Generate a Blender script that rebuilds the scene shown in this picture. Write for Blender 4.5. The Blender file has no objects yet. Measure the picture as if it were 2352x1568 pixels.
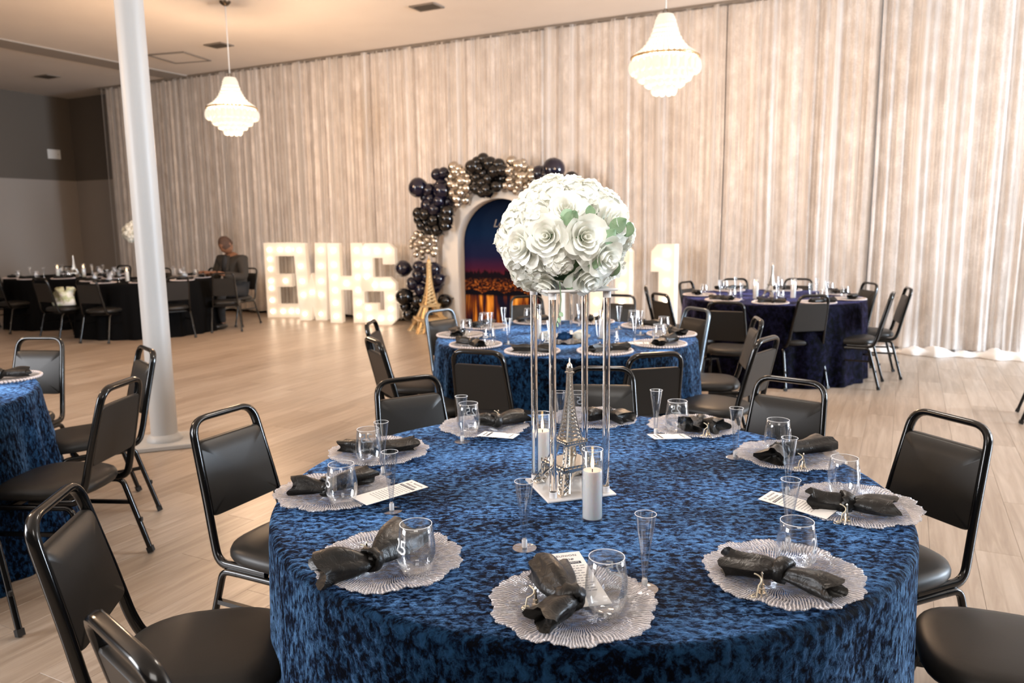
import bpy, math, random
import numpy as np
from math import sin, cos, pi, radians as R, sqrt, hypot, atan2
from mathutils import Vector, Matrix
random.seed(7)
rng = np.random.default_rng(7)
SC = bpy.context.scene
COL = SC.collection

# ------------------------------------------------------------------ camera
PITCH, ROLL, CAM_H = 0.1528, -0.0117, 1.5228
cam_d = bpy.data.cameras.new('camera')
cam = bpy.data.objects.new('camera', cam_d)
COL.objects.link(cam)
fwd = Vector((0, cos(PITCH), -sin(PITCH))); up = Vector((0, sin(PITCH), cos(PITCH))); rt = Vector((1, 0, 0))
rt2 = cos(ROLL) * rt + sin(ROLL) * up
up2 = -sin(ROLL) * rt + cos(ROLL) * up
m = Matrix.Identity(4)
for i in range(3):
    m[i][0], m[i][1], m[i][2] = rt2[i], up2[i], -fwd[i]
m[2][3] = CAM_H
cam.matrix_world = m
cam_d.sensor_fit = 'HORIZONTAL'
cam_d.sensor_width = 36.0
cam_d.lens = 36.0 * 1762.27 / 2352
cam_d.clip_start = 0.05
cam_d.dof.use_dof = True
cam_d.dof.focus_distance = 1.95
cam_d.dof.aperture_fstop = 4.5
SC.camera = cam

# ------------------------------------------------------------------ colour management, world
SC.view_settings.view_transform = 'Standard'
SC.view_settings.look = 'None'
SC.view_settings.gamma = 1
SC.view_settings.exposure = 0.30
SC.view_settings.use_curve_mapping = False
try:
    SC.cycles.use_denoising = True
    SC.cycles.max_bounces = 10
    SC.cycles.transparent_max_bounces = 24
    SC.cycles.transmission_bounces = 10
    SC.cycles.caustics_reflective = False
    SC.cycles.caustics_refractive = False
    SC.cycles.sample_clamp_indirect = 6.0
except Exception:
    pass
wd = bpy.data.worlds.new('daylight'); SC.world = wd
wd.use_nodes = True
bg = wd.node_tree.nodes['Background']
bg.inputs['Color'].default_value = (0.86, 0.93, 1.0, 1)
bg.inputs['Strength'].default_value = 0.05

# frame of the room: s runs along the curtain wall to the right, t into the wall
WX, WY = 0.8906, -0.4548
UX, UY = 0.4548, 0.8906
WALL_ROT = atan2(WY, WX)
def P(s, t, z=0.0):
    return (s * WX + t * UX, s * WY + t * UY, z)
T_CURT, T_WALL, S_LEFT, S_RIGHT, T_BACK, CEIL = 10.05, 10.5, -15.58, 9.0, -6.0, 4.165

def lamp(name, kind, loc, power, color, size=1.0, target=None, size_y=None):
    d = bpy.data.lights.new(name, kind)
    d.energy = power; d.color = color
    if kind == 'AREA':
        d.size = size
        if size_y:
            d.shape = 'RECTANGLE'; d.size_y = size_y
    else:
        d.shadow_soft_size = size
    o = bpy.data.objects.new(name, d); COL.objects.link(o)
    o.location = loc
    if target is not None:
        o.rotation_euler = (Vector(target) - Vector(loc)).to_track_quat('-Z', 'Y').to_euler()
    return o
lamp('front_fill_light', 'AREA', (.2, -1.6, 3.9), 75, (1.0, .95, .90), 1.8, (.2, 2.2, .9), 1.8)  # fill added above the camera to whiten the front of the flower ball
_sp = lamp('flower_fill_spot', 'SPOT', (-.1, -.9, 3.9), 330, (1.0, .97, .93), .12, (.16, 2.14, 1.42)); _sp.data.spot_size = R(15); _sp.data.spot_blend = .8  # added spot with no known fixture, brightens the flower ball
WARM = (1.0, 0.69, 0.44)
# assumed daylight: two area lamps out of frame, left and right; no windows built
lamp('assumed_left_daylight', 'AREA', (-7.4, .4, 2.2), 470, (0.95, 0.96, 1.0), 3.0, (-.6, 2.2, .5), 2.4)  # assumed source, added to light the table and floor from the left
lamp('assumed_side_daylight', 'AREA', P(8.9, 8.3, 2.2), 1800, (0.74, 0.86, 1.0), 2.4, P(1.5, 10.0, 2.4), 2.6)  # assumed cool source at the open right side, added to whiten the right curtains
# assumed lamps for unseen chandeliers of the same row nearer the camera (above and beside the frame); neutral one moved off the row to light the table from behind
for x, y, pw in ((-5.8, 4.8, 150), (.6, 3.7, 80), (6.2, 4.4, 45)):
    lamp('chandelier_light', 'POINT', (x, y, 2.85), pw, (1.0, .90, .80) if x == .6 else WARM, 0.26)

# ------------------------------------------------------------------ mesh helpers
class B:
    def __init__(s):
        s.v = []; s.f = []; s.n = 0
    def add(s, verts, faces):
        k = s.n
        s.v.extend([tuple(map(float, p)) for p in verts]); s.n += len(verts)
        s.f.extend([tuple(i + k for i in f) for f in faces])
        return s
    def box(s, c, size, rot=None, bev=0.0):
        hx, hy, hz = size[0] / 2, size[1] / 2, size[2] / 2
        if bev <= 0:
            vs = [Vector((x, y, z)) for z in (-hz, hz) for y in (-hy, hy) for x in (-hx, hx)]
            fs = [(0, 2, 3, 1), (4, 5, 7, 6), (0, 1, 5, 4), (2, 6, 7, 3), (0, 4, 6, 2), (1, 3, 7, 5)]
        else:
            b = min(bev, hx * .9, hy * .9, hz * .9)
            def rect(x, y, z, c_):
                return [Vector(p) for p in ((x - c_, -y, z), (x, -y + c_, z), (x, y - c_, z), (x - c_, y, z), (-x + c_, y, z), (-x, y - c_, z), (-x, -y + c_, z), (-x + c_, -y, z))]
            vs = rect(hx - b, hy - b, -hz, b * .4) + rect(hx, hy, -hz + b, b) + rect(hx, hy, hz - b, b) + rect(hx - b, hy - b, hz, b * .4)
            fs = [tuple(reversed(range(8))), tuple(range(24, 32))]
            for r in range(3):
                for i in range(8):
                    j = (i + 1) % 8
                    fs.append((r * 8 + i, r * 8 + j, r * 8 + 8 + j, r * 8 + 8 + i))
        if rot is not None:
            vs = [rot @ v for v in vs]
        c = Vector(c)
        return s.add([v + c for v in vs], fs)
    def bar(s, a, b, w, h=None):
        a, b = Vector(a), Vector(b); d = b - a; L = d.length
        if L < 1e-6: return s
        return s.box((a + b) / 2, (w, h or w, L), d.to_track_quat('Z', 'Y').to_matrix())
    def lathe(s, prof, n=24, c=(0, 0, 0), cap0=True, cap1=True, lobes=None):
        vs = []; fs = []
        for r, z in prof:
            for i in range(n):
                a = 2 * pi * i / n
                vs.append((c[0] + r * cos(a), c[1] + r * sin(a), c[2] + z))
        m_ = len(prof)
        for k in range(m_ - 1):
            for i in range(n):
                j = (i + 1) % n
                fs.append((k * n + i, k * n + j, (k + 1) * n + j, (k + 1) * n + i))
        if cap0: fs.append(tuple(reversed(range(n))))
        if cap1: fs.append(tuple(range((m_ - 1) * n, m_ * n)))
        return s.add(vs, fs)
    def sphere(s, c, r, nu=12, nv=8, sc=(1, 1, 1)):
        vs = [(c[0], c[1], c[2] - r * sc[2])]
        for k in range(1, nv):
            ph = pi * k / nv
            for i in range(nu):
                a = 2 * pi * i / nu
                vs.append((c[0] + r * sc[0] * sin(ph) * cos(a), c[1] + r * sc[1] * sin(ph) * sin(a), c[2] - r * sc[2] * cos(ph)))
        vs.append((c[0], c[1], c[2] + r * sc[2]))
        fs = []
        for i in range(nu):
            j = (i + 1) % nu
            fs.append((0, 1 + j, 1 + i))
            for k in range(nv - 2):
                fs.append((1 + k * nu + i, 1 + k * nu + j, 1 + (k + 1) * nu + j, 1 + (k + 1) * nu + i))
            fs.append((1 + (nv - 2) * nu + i, 1 + (nv - 2) * nu + j, len(vs) - 1))
        return s.add(vs, fs)
    def tube(s, path, a, b=None, n=8, cap=True, n0=None, power=2.0, taper=None, closed=False):
        b = b or a
        pts = [Vector(p) for p in path]; m_ = len(pts)
        T = []
        for i in range(m_):
            if closed:
                d = pts[(i + 1) % m_] - pts[i - 1]
            else:
                d = pts[min(i + 1, m_ - 1)] - pts[max(i - 1, 0)]
            T.append(d.normalized())
        N = Vector(n0) if n0 is not None else (Vector((1, 0, 0)) if abs(T[0].x) < .9 else Vector((0, 0, 1)))
        N = (N - T[0] * N.dot(T[0])).normalized()
        vs = []; fs = []
        for i in range(m_):
            if i:
                N = N - T[i] * N.dot(T[i]); N.normalize()
            Bn = T[i].cross(N)
            k = taper[i] if taper else 1.0
            for j in range(n):
                th = 2 * pi * (j + .5) / n
                c_, s_ = cos(th), sin(th)
                if power != 2.0:
                    e = 2.0 / power
                    c_, s_ = math.copysign(abs(c_) ** e, c_), math.copysign(abs(s_) ** e, s_)
                vs.append(pts[i] + N * (a * k * c_) + Bn * (b * k * s_))
        for i in range(m_ if closed else m_ - 1):
            i2 = (i + 1) % m_
            for j in range(n):
                j2 = (j + 1) % n
                fs.append((i * n + j, i * n + j2, i2 * n + j2, i2 * n + j))
        if cap and not closed:
            fs.append(tuple(reversed(range(n)))); fs.append(tuple(range((m_ - 1) * n, m_ * n)))
        return s.add(vs, fs)
    def grid(s, pts, closed_u=False):
        # pts: rows of points
        nr, nc = len(pts), len(pts[0])
        vs = [p for row in pts for p in row]; fs = []
        for i in range(nr - 1):
            for j in range(nc if closed_u else nc - 1):
                j2 = (j + 1) % nc
                fs.append((i * nc + j, i * nc + j2, (i + 1) * nc + j2, (i + 1) * nc + j))
        return s.add(vs, fs)
    def prism(s, outline, y0, y1):
        n = len(outline)
        vs = [(x, y0, z) for x, z in outline] + [(x, y1, z) for x, z in outline]
        fs = [tuple(range(n)), tuple(reversed(range(n, 2 * n)))]
        for i in range(n):
            j = (i + 1) % n
            fs.append((i, n + i, n + j, j))
        return s.add(vs, fs)
    def join(s, o, M=None):
        return s.add([M @ Vector(p) for p in o.v] if M is not None else o.v, o.f)
    def mesh(s, name, mat, smooth=True, angle=40):
        me = bpy.data.meshes.new(name)
        me.from_pydata(s.v, [], s.f)
        if mat is not None: me.materials.append(mat)
        if smooth:
            me.polygons.foreach_set('use_smooth', [True] * len(me.polygons))
            if angle: me.set_sharp_from_angle(angle=R(angle))
        me.update()
        return me

def fillet(pts, rad, n=5):
    pts = [Vector(p) for p in pts]; out = [pts[0]]
    for i in range(1, len(pts) - 1):
        r = rad[i - 1] if isinstance(rad, (list, tuple)) else rad
        a, b, c = pts[i - 1], pts[i], pts[i + 1]
        d1 = (a - b); d2 = (c - b)
        r1 = min(r, d1.length * .49, d2.length * .49)
        p, q_ = b + d1.normalized() * r1, b + d2.normalized() * r1
        for k in range(n + 1):
            t = k / n
            out.append(p * (1 - t) ** 2 + b * 2 * t * (1 - t) + q_ * t * t)
    out.append(pts[-1])
    return out

def put(name, me, parent=None, loc=(0, 0, 0), rot=(0, 0, 0), scale=None):
    o = bpy.data.objects.new(name, me); COL.objects.link(o)
    o.location = loc; o.rotation_euler = rot
    if scale is not None:
        o.scale = scale if hasattr(scale, '__len__') else (scale,) * 3
    if parent is not None: o.parent = parent
    return o
def tag(o, label=None, cat=None, group=None, kind=None):
    if label: o['label'] = label
    if cat: o['category'] = cat
    if group: o['group'] = group
    if kind: o['kind'] = kind
    return o
def thing(name, label, cat, loc=(0, 0, 0), rz=0.0, group=None, scale=None):
    o = put(name, None, None, loc, (0, 0, rz), scale)
    o.empty_display_size = 0.05
    return tag(o, label, cat, group)
def struct(name, me, **k):
    return tag(put(name, me, **k), kind='structure')
def copy_tree(o, parent=None):
    c = o.copy(); COL.objects.link(c)
    if parent is not None: c.parent = parent
    for ch in KIDS.get(o.name, []): copy_tree(ch, c)
    return c
KIDS = {}
def remember(root):
    for ch in [x for x in COL.objects if x.parent == root]:
        KIDS.setdefault(root.name, []).append(ch); remember(ch)
def dup(proto, label, loc, rz=0.0, group=None, scale=None):
    c = copy_tree(proto)
    c.location = loc; c.rotation_euler = (0, 0, rz)
    if scale: c.scale = (scale,) * 3
    c['label'] = label
    if group: c['group'] = group
    return c
class Proto:
    """the first placing moves the original itself, the later ones copy it and its parts"""
    def __init__(s, root):
        s.root = root; s.used = False; remember(root)
    def place(s, label, loc, rz=0.0, group=None, scale=None):
        if not s.used:
            s.used = True; o = s.root
            o.location = loc; o.rotation_euler = (0, 0, rz)
            if scale: o.scale = (scale,) * 3
            o['label'] = label
            if group: o['group'] = group
            return o
        return dup(s.root, label, loc, rz, group, scale)

# ------------------------------------------------------------------ materials
def mat(name, color=(.5, .5, .5), rough=.5, metal=0.0, **kw):
    m_ = bpy.data.materials.new(name); m_.use_nodes = True
    nt = m_.node_tree; b = nt.nodes['Principled BSDF']
    b.inputs['Base Color'].default_value = (*color, 1)
    b.inputs['Roughness'].default_value = rough
    b.inputs['Metallic'].default_value = metal
    for k, v in kw.items():
        key = k.replace('_', ' ').title().replace('Ior', 'IOR')
        b.inputs[key].default_value = v
    m_['_'] = 1
    return m_
def N(m_, typ, **kw):
    n = m_.node_tree.nodes.new(typ)
    for k, v in kw.items():
        if k == 'inp':
            for a, b in v.items(): n.inputs[a].default_value = b
        else: setattr(n, k, v)
    return n
def L(m_, a, ao, b, bi):
    m_.node_tree.links.new(a.outputs[ao], b.inputs[bi])
def bs(m_): return m_.node_tree.nodes['Principled BSDF']
def ramp(m_, stops, interp='LINEAR'):
    n = N(m_, 'ShaderNodeValToRGB'); cr = n.color_ramp; cr.interpolation = interp
    while len(cr.elements) < len(stops): cr.elements.new(.5)
    for e, (p, c) in zip(cr.elements, stops):
        e.position = p; e.color = (*c, 1) if len(c) == 3 else c
    return n
def bump(m_, src, out, strength=.3, dist=.002):
    b = N(m_, 'ShaderNodeBump', inp={'Strength': strength, 'Distance': dist})
    L(m_, src, out, b, 'Height'); L(m_, b, 'Normal', bs(m_), 'Normal')
    return b
def mapping(m_, scale=(1, 1, 1), rot=(0, 0, 0), src='Object'):
    tc = N(m_, 'ShaderNodeTexCoord') if src != 'Position' else N(m_, 'ShaderNodeNewGeometry')
    mp = N(m_, 'ShaderNodeMapping', inp={'Scale': scale, 'Rotation': rot})
    L(m_, tc, src, mp, 'Vector')
    return mp
def noise_color(m_, stops, scale=5., detail=4., rough=.55, distort=0., mscale=(1, 1, 1), bmp=None, src='Object'):
    mp = mapping(m_, mscale, src=src)
    nz = N(m_, 'ShaderNodeTexNoise', inp={'Scale': scale, 'Detail': detail, 'Roughness': rough, 'Distortion': distort})
    L(m_, mp, 'Vector', nz, 'Vector')
    r = ramp(m_, stops); L(m_, nz, 'Fac', r, 'Fac'); L(m_, r, 'Color', bs(m_), 'Base Color')
    if bmp: bump(m_, nz, 'Fac', *bmp)
    return nz, r

def thin_glass(name, tint=(1, 1, 1), rough=.02, gloss=1.0, base=.05, white=0.0):
    m_ = bpy.data.materials.new(name); m_.use_nodes = True
    nt = m_.node_tree; nt.nodes.remove(nt.nodes['Principled BSDF']); out = nt.nodes['Material Output']
    tr = N(m_, 'ShaderNodeBsdfTransparent', inp={'Color': (*tint, 1)})
    gl = N(m_, 'ShaderNodeBsdfGlossy', inp={'Roughness': rough, 'Color': (gloss, gloss, gloss, 1)})
    lw = N(m_, 'ShaderNodeLayerWeight', inp={'Blend': .18})
    mr = N(m_, 'ShaderNodeMapRange', inp={'To Min': base, 'To Max': .85})
    L(m_, lw, 'Facing', mr, 'Value')
    mx = N(m_, 'ShaderNodeMixShader')
    L(m_, mr, 'Result', mx, 'Fac'); L(m_, tr, 'BSDF', mx, 1); L(m_, gl, 'BSDF', mx, 2)
    last = mx
    if white > 0:
        df = N(m_, 'ShaderNodeBsdfDiffuse', inp={'Color': (.9, .88, .86, 1)})
        m2 = N(m_, 'ShaderNodeMixShader', inp={'Fac': white})
        L(m_, mx, 'Shader', m2, 1); L(m_, df, 'BSDF', m2, 2); last = m2
    nt.links.new(last.outputs['Shader'], out.inputs['Surface'])
    return m_
def emit(name, color, strength):
    m_ = bpy.data.materials.new(name); m_.use_nodes = True
    b = bs(m_)
    b.inputs['Base Color'].default_value = (*color, 1)
    b.inputs['Emission Color'].default_value = (*color, 1)
    b.inputs['Emission Strength'].default_value = strength
    return m_

M = {}
M['vinyl'] = mat('black_vinyl', (.028, .026, .025), .42, 0, specular_ior_level=.32)
nz, _ = noise_color(M['vinyl'], [(0, (.011, .010, .009)), (1, (.018, .0165, .0145))], 260, 3, bmp=(.12, .0006))
M['frame'] = mat('black_gloss_tube', (.005, .0045, .004), .15, 0.0, specular_ior_level=.42)
M['silver_frame'] = mat('silver_vein_tube', (.14, .17, .20), .28, .85)
M['rubber'] = mat('black_rubber', (.01, .01, .01), .6)
M['satin'] = mat('black_satin', (.016, .014, .013), .36, 0, specular_ior_level=.38)
noise_color(M['satin'], [(0, (.004, .0036, .003)), (1, (.012, .011, .010))], 38, 4, distort=1.2, bmp=(.55, .006))
M['glass'] = thin_glass('drinking_glass', (.97, .98, .99), .02, 1.0, .045)
M['plastic'] = thin_glass('clear_plastic', (.96, .97, .98), .03, 1.0, .05)
M['etch'] = mat('white_etching', (.85, .86, .87), .6)
M['socket'] = mat('frosted_plastic', (.85, .85, .86), .35, 0, transmission_weight=.3)
M['card'] = mat('white_card', (.84, .83, .81), .55)
M['ink'] = mat('navy_ink', (.012, .016, .035), .6)
M['wax'] = mat('white_wax', (.88, .85, .80), .5, 0, subsurface_weight=.25)
M['flame'] = emit('led_flame', (1.0, .62, .25), 9.0)
M['wick'] = mat('dark_wick', (.03, .02, .02), .8)
M['acrylic'] = mat('clear_acrylic', (1, 1, 1), .01, 0, transmission_weight=1.0, ior=1.49)
M['white_acrylic'] = mat('white_acrylic', (.74, .72, .71), .18)
M['silver'] = mat('polished_silver', (.72, .68, .62), .22, 1.0)
M['gold'] = mat('gold_paint', (.62, .42, .20), .38, .6)
M['charm'] = mat('pale_gold', (.80, .70, .55), .22, 1.0)
M['cord'] = mat('gold_cord', (.72, .64, .48), .45, .5)
M['petal'] = mat('ivory_petal', (.86, .86, .80), .6, 0, subsurface_weight=.0)
noise_color(M['petal'], [(.2, (.90, .90, .83)), (.7, (.96, .96, .92))], 14, 3)
_p = M['petal']; _t = N(_p, 'ShaderNodeBsdfTranslucent', inp={'Color': (.95, .95, .88, 1)}); _x = N(_p, 'ShaderNodeMixShader', inp={'Fac': .38})
L(_p, bs(_p), 'BSDF', _x, 1); L(_p, _t, 'BSDF', _x, 2); L(_p, _x, 'Shader', _p.node_tree.nodes['Material Output'], 'Surface')
M['leaf'] = mat('green_leaf', (.22, .36, .20), .5)
noise_color(M['leaf'], [(.2, (.16, .30, .16)), (.8, (.38, .50, .32))], 40, 3)
M['stem'] = mat('green_stem', (.12, .20, .10), .6)
M['blue_petal'] = mat('blue_petal', (.01, .06, .16), .6)
M['mirror'] = mat('dark_mirror', (.05, .05, .06), .05, .8)
M['white_paint'] = mat('white_gloss_paint', (.41, .41, .405), .45)
M['white_matte'] = mat('white_matte_paint', (.80, .77, .72), .6)
M['bulb'] = emit('marquee_bulb', (1.0, .80, .60), 9.0)
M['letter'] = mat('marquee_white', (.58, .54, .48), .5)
bs(M['letter']).inputs['Emission Color'].default_value = (1.0, .77, .56, 1); bs(M['letter']).inputs['Emission Strength'].default_value = .36   # added glow, evens out the bulb light on the faces
M['navy_balloon'] = mat('navy_latex', (.0045, .0045, .018), .16, 0, coat_weight=.4)
M['black_balloon'] = mat('black_latex', (.002, .002, .0024), .14, 0, coat_weight=.4)
M['silver_balloon'] = mat('chrome_latex', (.60, .55, .48), .22, 1.0)
M['crystal'] = emit('lit_crystal', (1.0, .86, .68), .72); bs(M['crystal']).inputs['Base Color'].default_value = (.22, .20, .17, 1)
M['gilt'] = mat('gilt_ring', (.55, .38, .20), .3, .9)
M['brass'] = mat('dark_bronze', (.10, .075, .05), .35, .8)
M['vent'] = mat('vent_grey', (.20, .17, .14), .6)
M['dark'] = mat('dark_void', (.02, .02, .02), .8)
M['plate_white'] = mat('wall_plate', (.70, .68, .64), .5)
M['skin'] = mat('brown_skin', (.17, .075, .038), .5)
M['jacket'] = mat('olive_jacket', (.024, .019, .014), .85)
M['shirt'] = mat('black_shirt', (.010, .010, .011), .8)
M['trouser'] = mat('black_trouser', (.012, .012, .013), .85)
M['shoe'] = mat('black_shoe', (.01, .01, .01), .35)
M['hair'] = mat('shaved_hair', (.055, .027, .016), .8)
M['bag'] = mat('white_gift_bag', (.62, .60, .52), .6)
noise_color(M['bag'], [(.35, (.70, .68, .62)), (.5, (.42, .46, .24)), (.62, (.75, .72, .66))], 9, 2)
# velvet: crushed pile whose colour turns with the lie of the pile
def velvet(name, dark, mid, bright, scale=30, sheen=1.0):
    """crushed pile: near black when seen square on, blue along the lie of the pile"""
    m_ = mat(name, mid, .6, 0, sheen_weight=sheen, sheen_roughness=.27, specular_ior_level=.03)
    mp = mapping(m_, (1, 1, 1))
    big = N(m_, 'ShaderNodeTexNoise', inp={'Scale': 5.5, 'Detail': 3})
    L(m_, mp, 'Vector', big, 'Vector')
    mp2 = mapping(m_, (1.0, 1.5, .8))
    fl = N(m_, 'ShaderNodeTexNoise', inp={'Scale': scale, 'Detail': 6, 'Roughness': .74, 'Distortion': .35})
    L(m_, mp2, 'Vector', fl, 'Vector')
    ad = N(m_, 'ShaderNodeMath', operation='MULTIPLY_ADD', inp={1: .24}); L(m_, big, 'Fac', ad, 0); L(m_, fl, 'Fac', ad, 2)
    r = ramp(m_, [(.55, dark), (.605, mid), (.67, bright), (.77, tuple(min(1, c * 1.7) for c in bright))])
    L(m_, ad, 'Value', r, 'Fac')
    hs = N(m_, 'ShaderNodeHueSaturation', inp={'Value': .17}); L(m_, r, 'Color', hs, 'Color'); L(m_, hs, 'Color', bs(m_), 'Base Color')
    h2 = N(m_, 'ShaderNodeHueSaturation', inp={'Value': 5.2, 'Saturation': .84}); L(m_, r, 'Color', h2, 'Color'); L(m_, h2, 'Color', bs(m_), 'Sheen Tint')
    bump(m_, ad, 'Value', .7, .006)
    return m_
M['velvet'] = velvet('blue_crushed_velvet', (.0008, .003, .012), (.006, .032, .10), (.030, .125, .30), 46)
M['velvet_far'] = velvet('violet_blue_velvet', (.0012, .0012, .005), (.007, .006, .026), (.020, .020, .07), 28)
M['black_cloth'] = mat('black_tablecloth', (.0022, .0022, .0025), .95, 0, specular_ior_level=.1)

# ------------------------------------------------------------------ floor with vinyl planks
PW, PL = 0.185, 1.22
def plank_material():
    m_ = mat('oak_vinyl_plank', (.5, .42, .33), .34)
    ge = N(m_, 'ShaderNodeNewGeometry')
    ds = N(m_, 'ShaderNodeVectorMath', operation='DOT_PRODUCT', inp={1: (WX, WY, 0)}); L(m_, ge, 'Position', ds, 0)
    dt = N(m_, 'ShaderNodeVectorMath', operation='DOT_PRODUCT', inp={1: (UX, UY, 0)}); L(m_, ge, 'Position', dt, 0)
    row = N(m_, 'ShaderNodeMath', operation='DIVIDE', inp={1: PW}); L(m_, ds, 'Value', row, 0)
    rf = N(m_, 'ShaderNodeMath', operation='FLOOR'); L(m_, row, 'Value', rf, 0)
    k = N(m_, 'ShaderNodeMath', operation='MULTIPLY', inp={1: .37}); L(m_, rf, 'Value', k, 0)
    kf = N(m_, 'ShaderNodeMath', operation='FRACT'); L(m_, k, 'Value', kf, 0)
    tl = N(m_, 'ShaderNodeMath', operation='DIVIDE', inp={1: PL}); L(m_, dt, 'Value', tl, 0)
    ta = N(m_, 'ShaderNodeMath', operation='ADD'); L(m_, tl, 'Value', ta, 0); L(m_, kf, 'Value', ta, 1)
    tf = N(m_, 'ShaderNodeMath', operation='FLOOR'); L(m_, ta, 'Value', tf, 0)
    cx = N(m_, 'ShaderNodeCombineXYZ'); L(m_, rf, 'Value', cx, 'X'); L(m_, tf, 'Value', cx, 'Y')
    wn = N(m_, 'ShaderNodeTexWhiteNoise', noise_dimensions='2D'); L(m_, cx, 'Vector', wn, 'Vector')
    # grain along the plank
    gx = N(m_, 'ShaderNodeMath', operation='MULTIPLY', inp={1: 26.}); L(m_, ds, 'Value', gx, 0)
    gy = N(m_, 'ShaderNodeMath', operation='MULTIPLY', inp={1: 1.6}); L(m_, dt, 'Value', gy, 0)
    gz = N(m_, 'ShaderNodeMath', operation='MULTIPLY', inp={1: 37.}); L(m_, wn, 'Value', gz, 0)
    cg = N(m_, 'ShaderNodeCombineXYZ'); L(m_, gx, 'Value', cg, 'X'); L(m_, gy, 'Value', cg, 'Y'); L(m_, gz, 'Value', cg, 'Z')
    n1 = N(m_, 'ShaderNodeTexNoise', inp={'Scale': 1.0, 'Detail': 5, 'Roughness': .6, 'Distortion': .8}); L(m_, cg, 'Vector', n1, 'Vector')
    mixf = N(m_, 'ShaderNodeMath', operation='MULTIPLY_ADD', inp={1: .20}); L(m_, wn, 'Value', mixf, 0); 
    sub = N(m_, 'ShaderNodeMath', operation='MULTIPLY', inp={1: .85}); L(m_, n1, 'Fac', sub, 0); L(m_, sub, 'Value', mixf, 2)
    r = ramp(m_, [(.25, (.245, .185, .135)), (.5, (.35, .278, .215)), (.72, (.455, .38, .31))])
    L(m_, mixf, 'Value', r, 'Fac'); L(m_, r, 'Color', bs(m_), 'Base Color')
    bump(m_, n1, 'Fac', .08, .001)
    return m_
M['plank'] = plank_material()
M['subfloor'] = mat('dark_subfloor', (.10, .085, .07), .9)
fl = B()
c4 = [P(S_LEFT, T_BACK), P(S_RIGHT, T_BACK), P(S_RIGHT, T_WALL), P(S_LEFT, T_WALL)]
fl.add([(x, y, -.006) for x, y, _ in c4] + [(x, y, -.12) for x, y, _ in c4], [(0, 1, 2, 3), (7, 6, 5, 4), (0, 4, 5, 1), (1, 5, 6, 2), (2, 6, 7, 3), (3, 7, 4, 0)])
floor = struct('floor', fl.mesh('floor', M['subfloor'], False))
g = .0005
def plank_shape(w_, l_):
    b = B(); x, y, c = w_ / 2 - g, l_ / 2 - g, .0008
    vs = []
    for (X, Y, Z) in ((x, y, -.006), (x, y, -c), (x - c, y - c, 0)):
        vs += [(-X, -Y, Z), (X, -Y, Z), (X, Y, Z), (-X, Y, Z)]
    fs = [(8, 9, 10, 11)]
    for k in (0, 4):
        for i in range(4):
            j = (i + 1) % 4
            fs.append((k + i, k + j, k + 4 + j, k + 4 + i))
    return b.add(vs, fs)
plank_me = plank_shape(PW, PL).mesh('plank', M['plank'], False)
cellz = []
fx = 1762.27
for r_ in range(int(S_LEFT / PW), int(S_RIGHT / PW)):
    s_ = (r_ + .5) * PW
    off = (r_ * .37) % 1.0
    for k_ in range(int(T_BACK / PL) - 1, int(T_WALL / PL) + 2):
        t0, t1 = (k_ - off) * PL, (k_ + 1 - off) * PL
        if t1 > T_WALL: t1 = T_WALL
        if t0 < T_BACK: t0 = T_BACK
        if t1 - t0 < .05: continue
        x, y, _ = P(s_, (t0 + t1) / 2)
        d = y * cos(PITCH) + CAM_H * sin(PITCH)
        vis = False
        if d > .8:
            u_ = fx * x / d; v_ = fx * (CAM_H * cos(PITCH) - y * sin(PITCH)) / d
            vis = abs(u_) < 1176 + 500 / d and v_ < 800 + 500 / d
            if hypot(x - .2, y - 2.16) < .78: vis = False
        cellz.append((not vis or t1 - t0 < PL * .99, d, s_, t0, t1, r_))
cellz.sort()
rest = B()
for n_, (hid, d, s_, t0, t1, r_) in enumerate(cellz):
    if not hid and n_ < 290:
        put('plank', plank_me, floor, P(s_, (t0 + t1) / 2), (0, 0, WALL_ROT))
    else:
        rest.join(plank_shape(PW, t1 - t0), Matrix.Translation(P(s_, (t0 + t1) / 2)) @ Matrix.Rotation(WALL_ROT, 4, 'Z'))
tag(put('far_planks', rest.mesh('far_planks', M['plank'], False), floor), kind='stuff')

# ------------------------------------------------------------------ ceiling and walls
M['ceiling'] = mat('ceiling_plaster', (.66, .60, .54), .85)
noise_color(M['ceiling'], [(.3, (.74, .67, .60)), (.7, (.80, .73, .66))], .8, 4, bmp=(.1, .004))
ce = B()
ce.add([(x, y, CEIL) for x, y, _ in c4] + [(x, y, CEIL + .15) for x, y, _ in c4], [(3, 2, 1, 0), (4, 5, 6, 7), (1, 5, 4, 0), (2, 6, 5, 1), (3, 7, 6, 2), (0, 4, 7, 3)])
ceiling = struct('ceiling', ce.mesh('ceiling', M['ceiling'], False))
M['wall'] = mat('two_tone_wall_paint', (.3, .26, .22), .7)
ge = N(M['wall'], 'ShaderNodeNewGeometry'); sx = N(M['wall'], 'ShaderNodeSeparateXYZ'); L(M['wall'], ge, 'Position', sx, 'Vector')
mr = N(M['wall'], 'ShaderNodeMapRange', inp={1: 2.49, 2: 2.51, 3: 0., 4: 1.}); L(M['wall'], sx, 'Z', mr, 'Value')
rp = ramp(M['wall'], [(0, (.30, .262, .228)), (1, (.105, .086, .068))]); L(M['wall'], mr, 'Result', rp, 'Fac'); L(M['wall'], rp, 'Color', bs(M['wall']), 'Base Color')
def wall_box(name, s0, t0, s1, t1, z0, z1, mm):
    b = B(); k = [P(s0, t0), P(s1, t0), P(s1, t1), P(s0, t1)]
    b.add([(x, y, z0) for x, y, _ in k] + [(x, y, z1) for x, y, _ in k], [(3, 2, 1, 0), (4, 5, 6, 7), (0, 1, 5, 4), (1, 2, 6, 5), (2, 3, 7, 6), (3, 0, 4, 7)])
    return b.mesh(name, mm, False)
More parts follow.
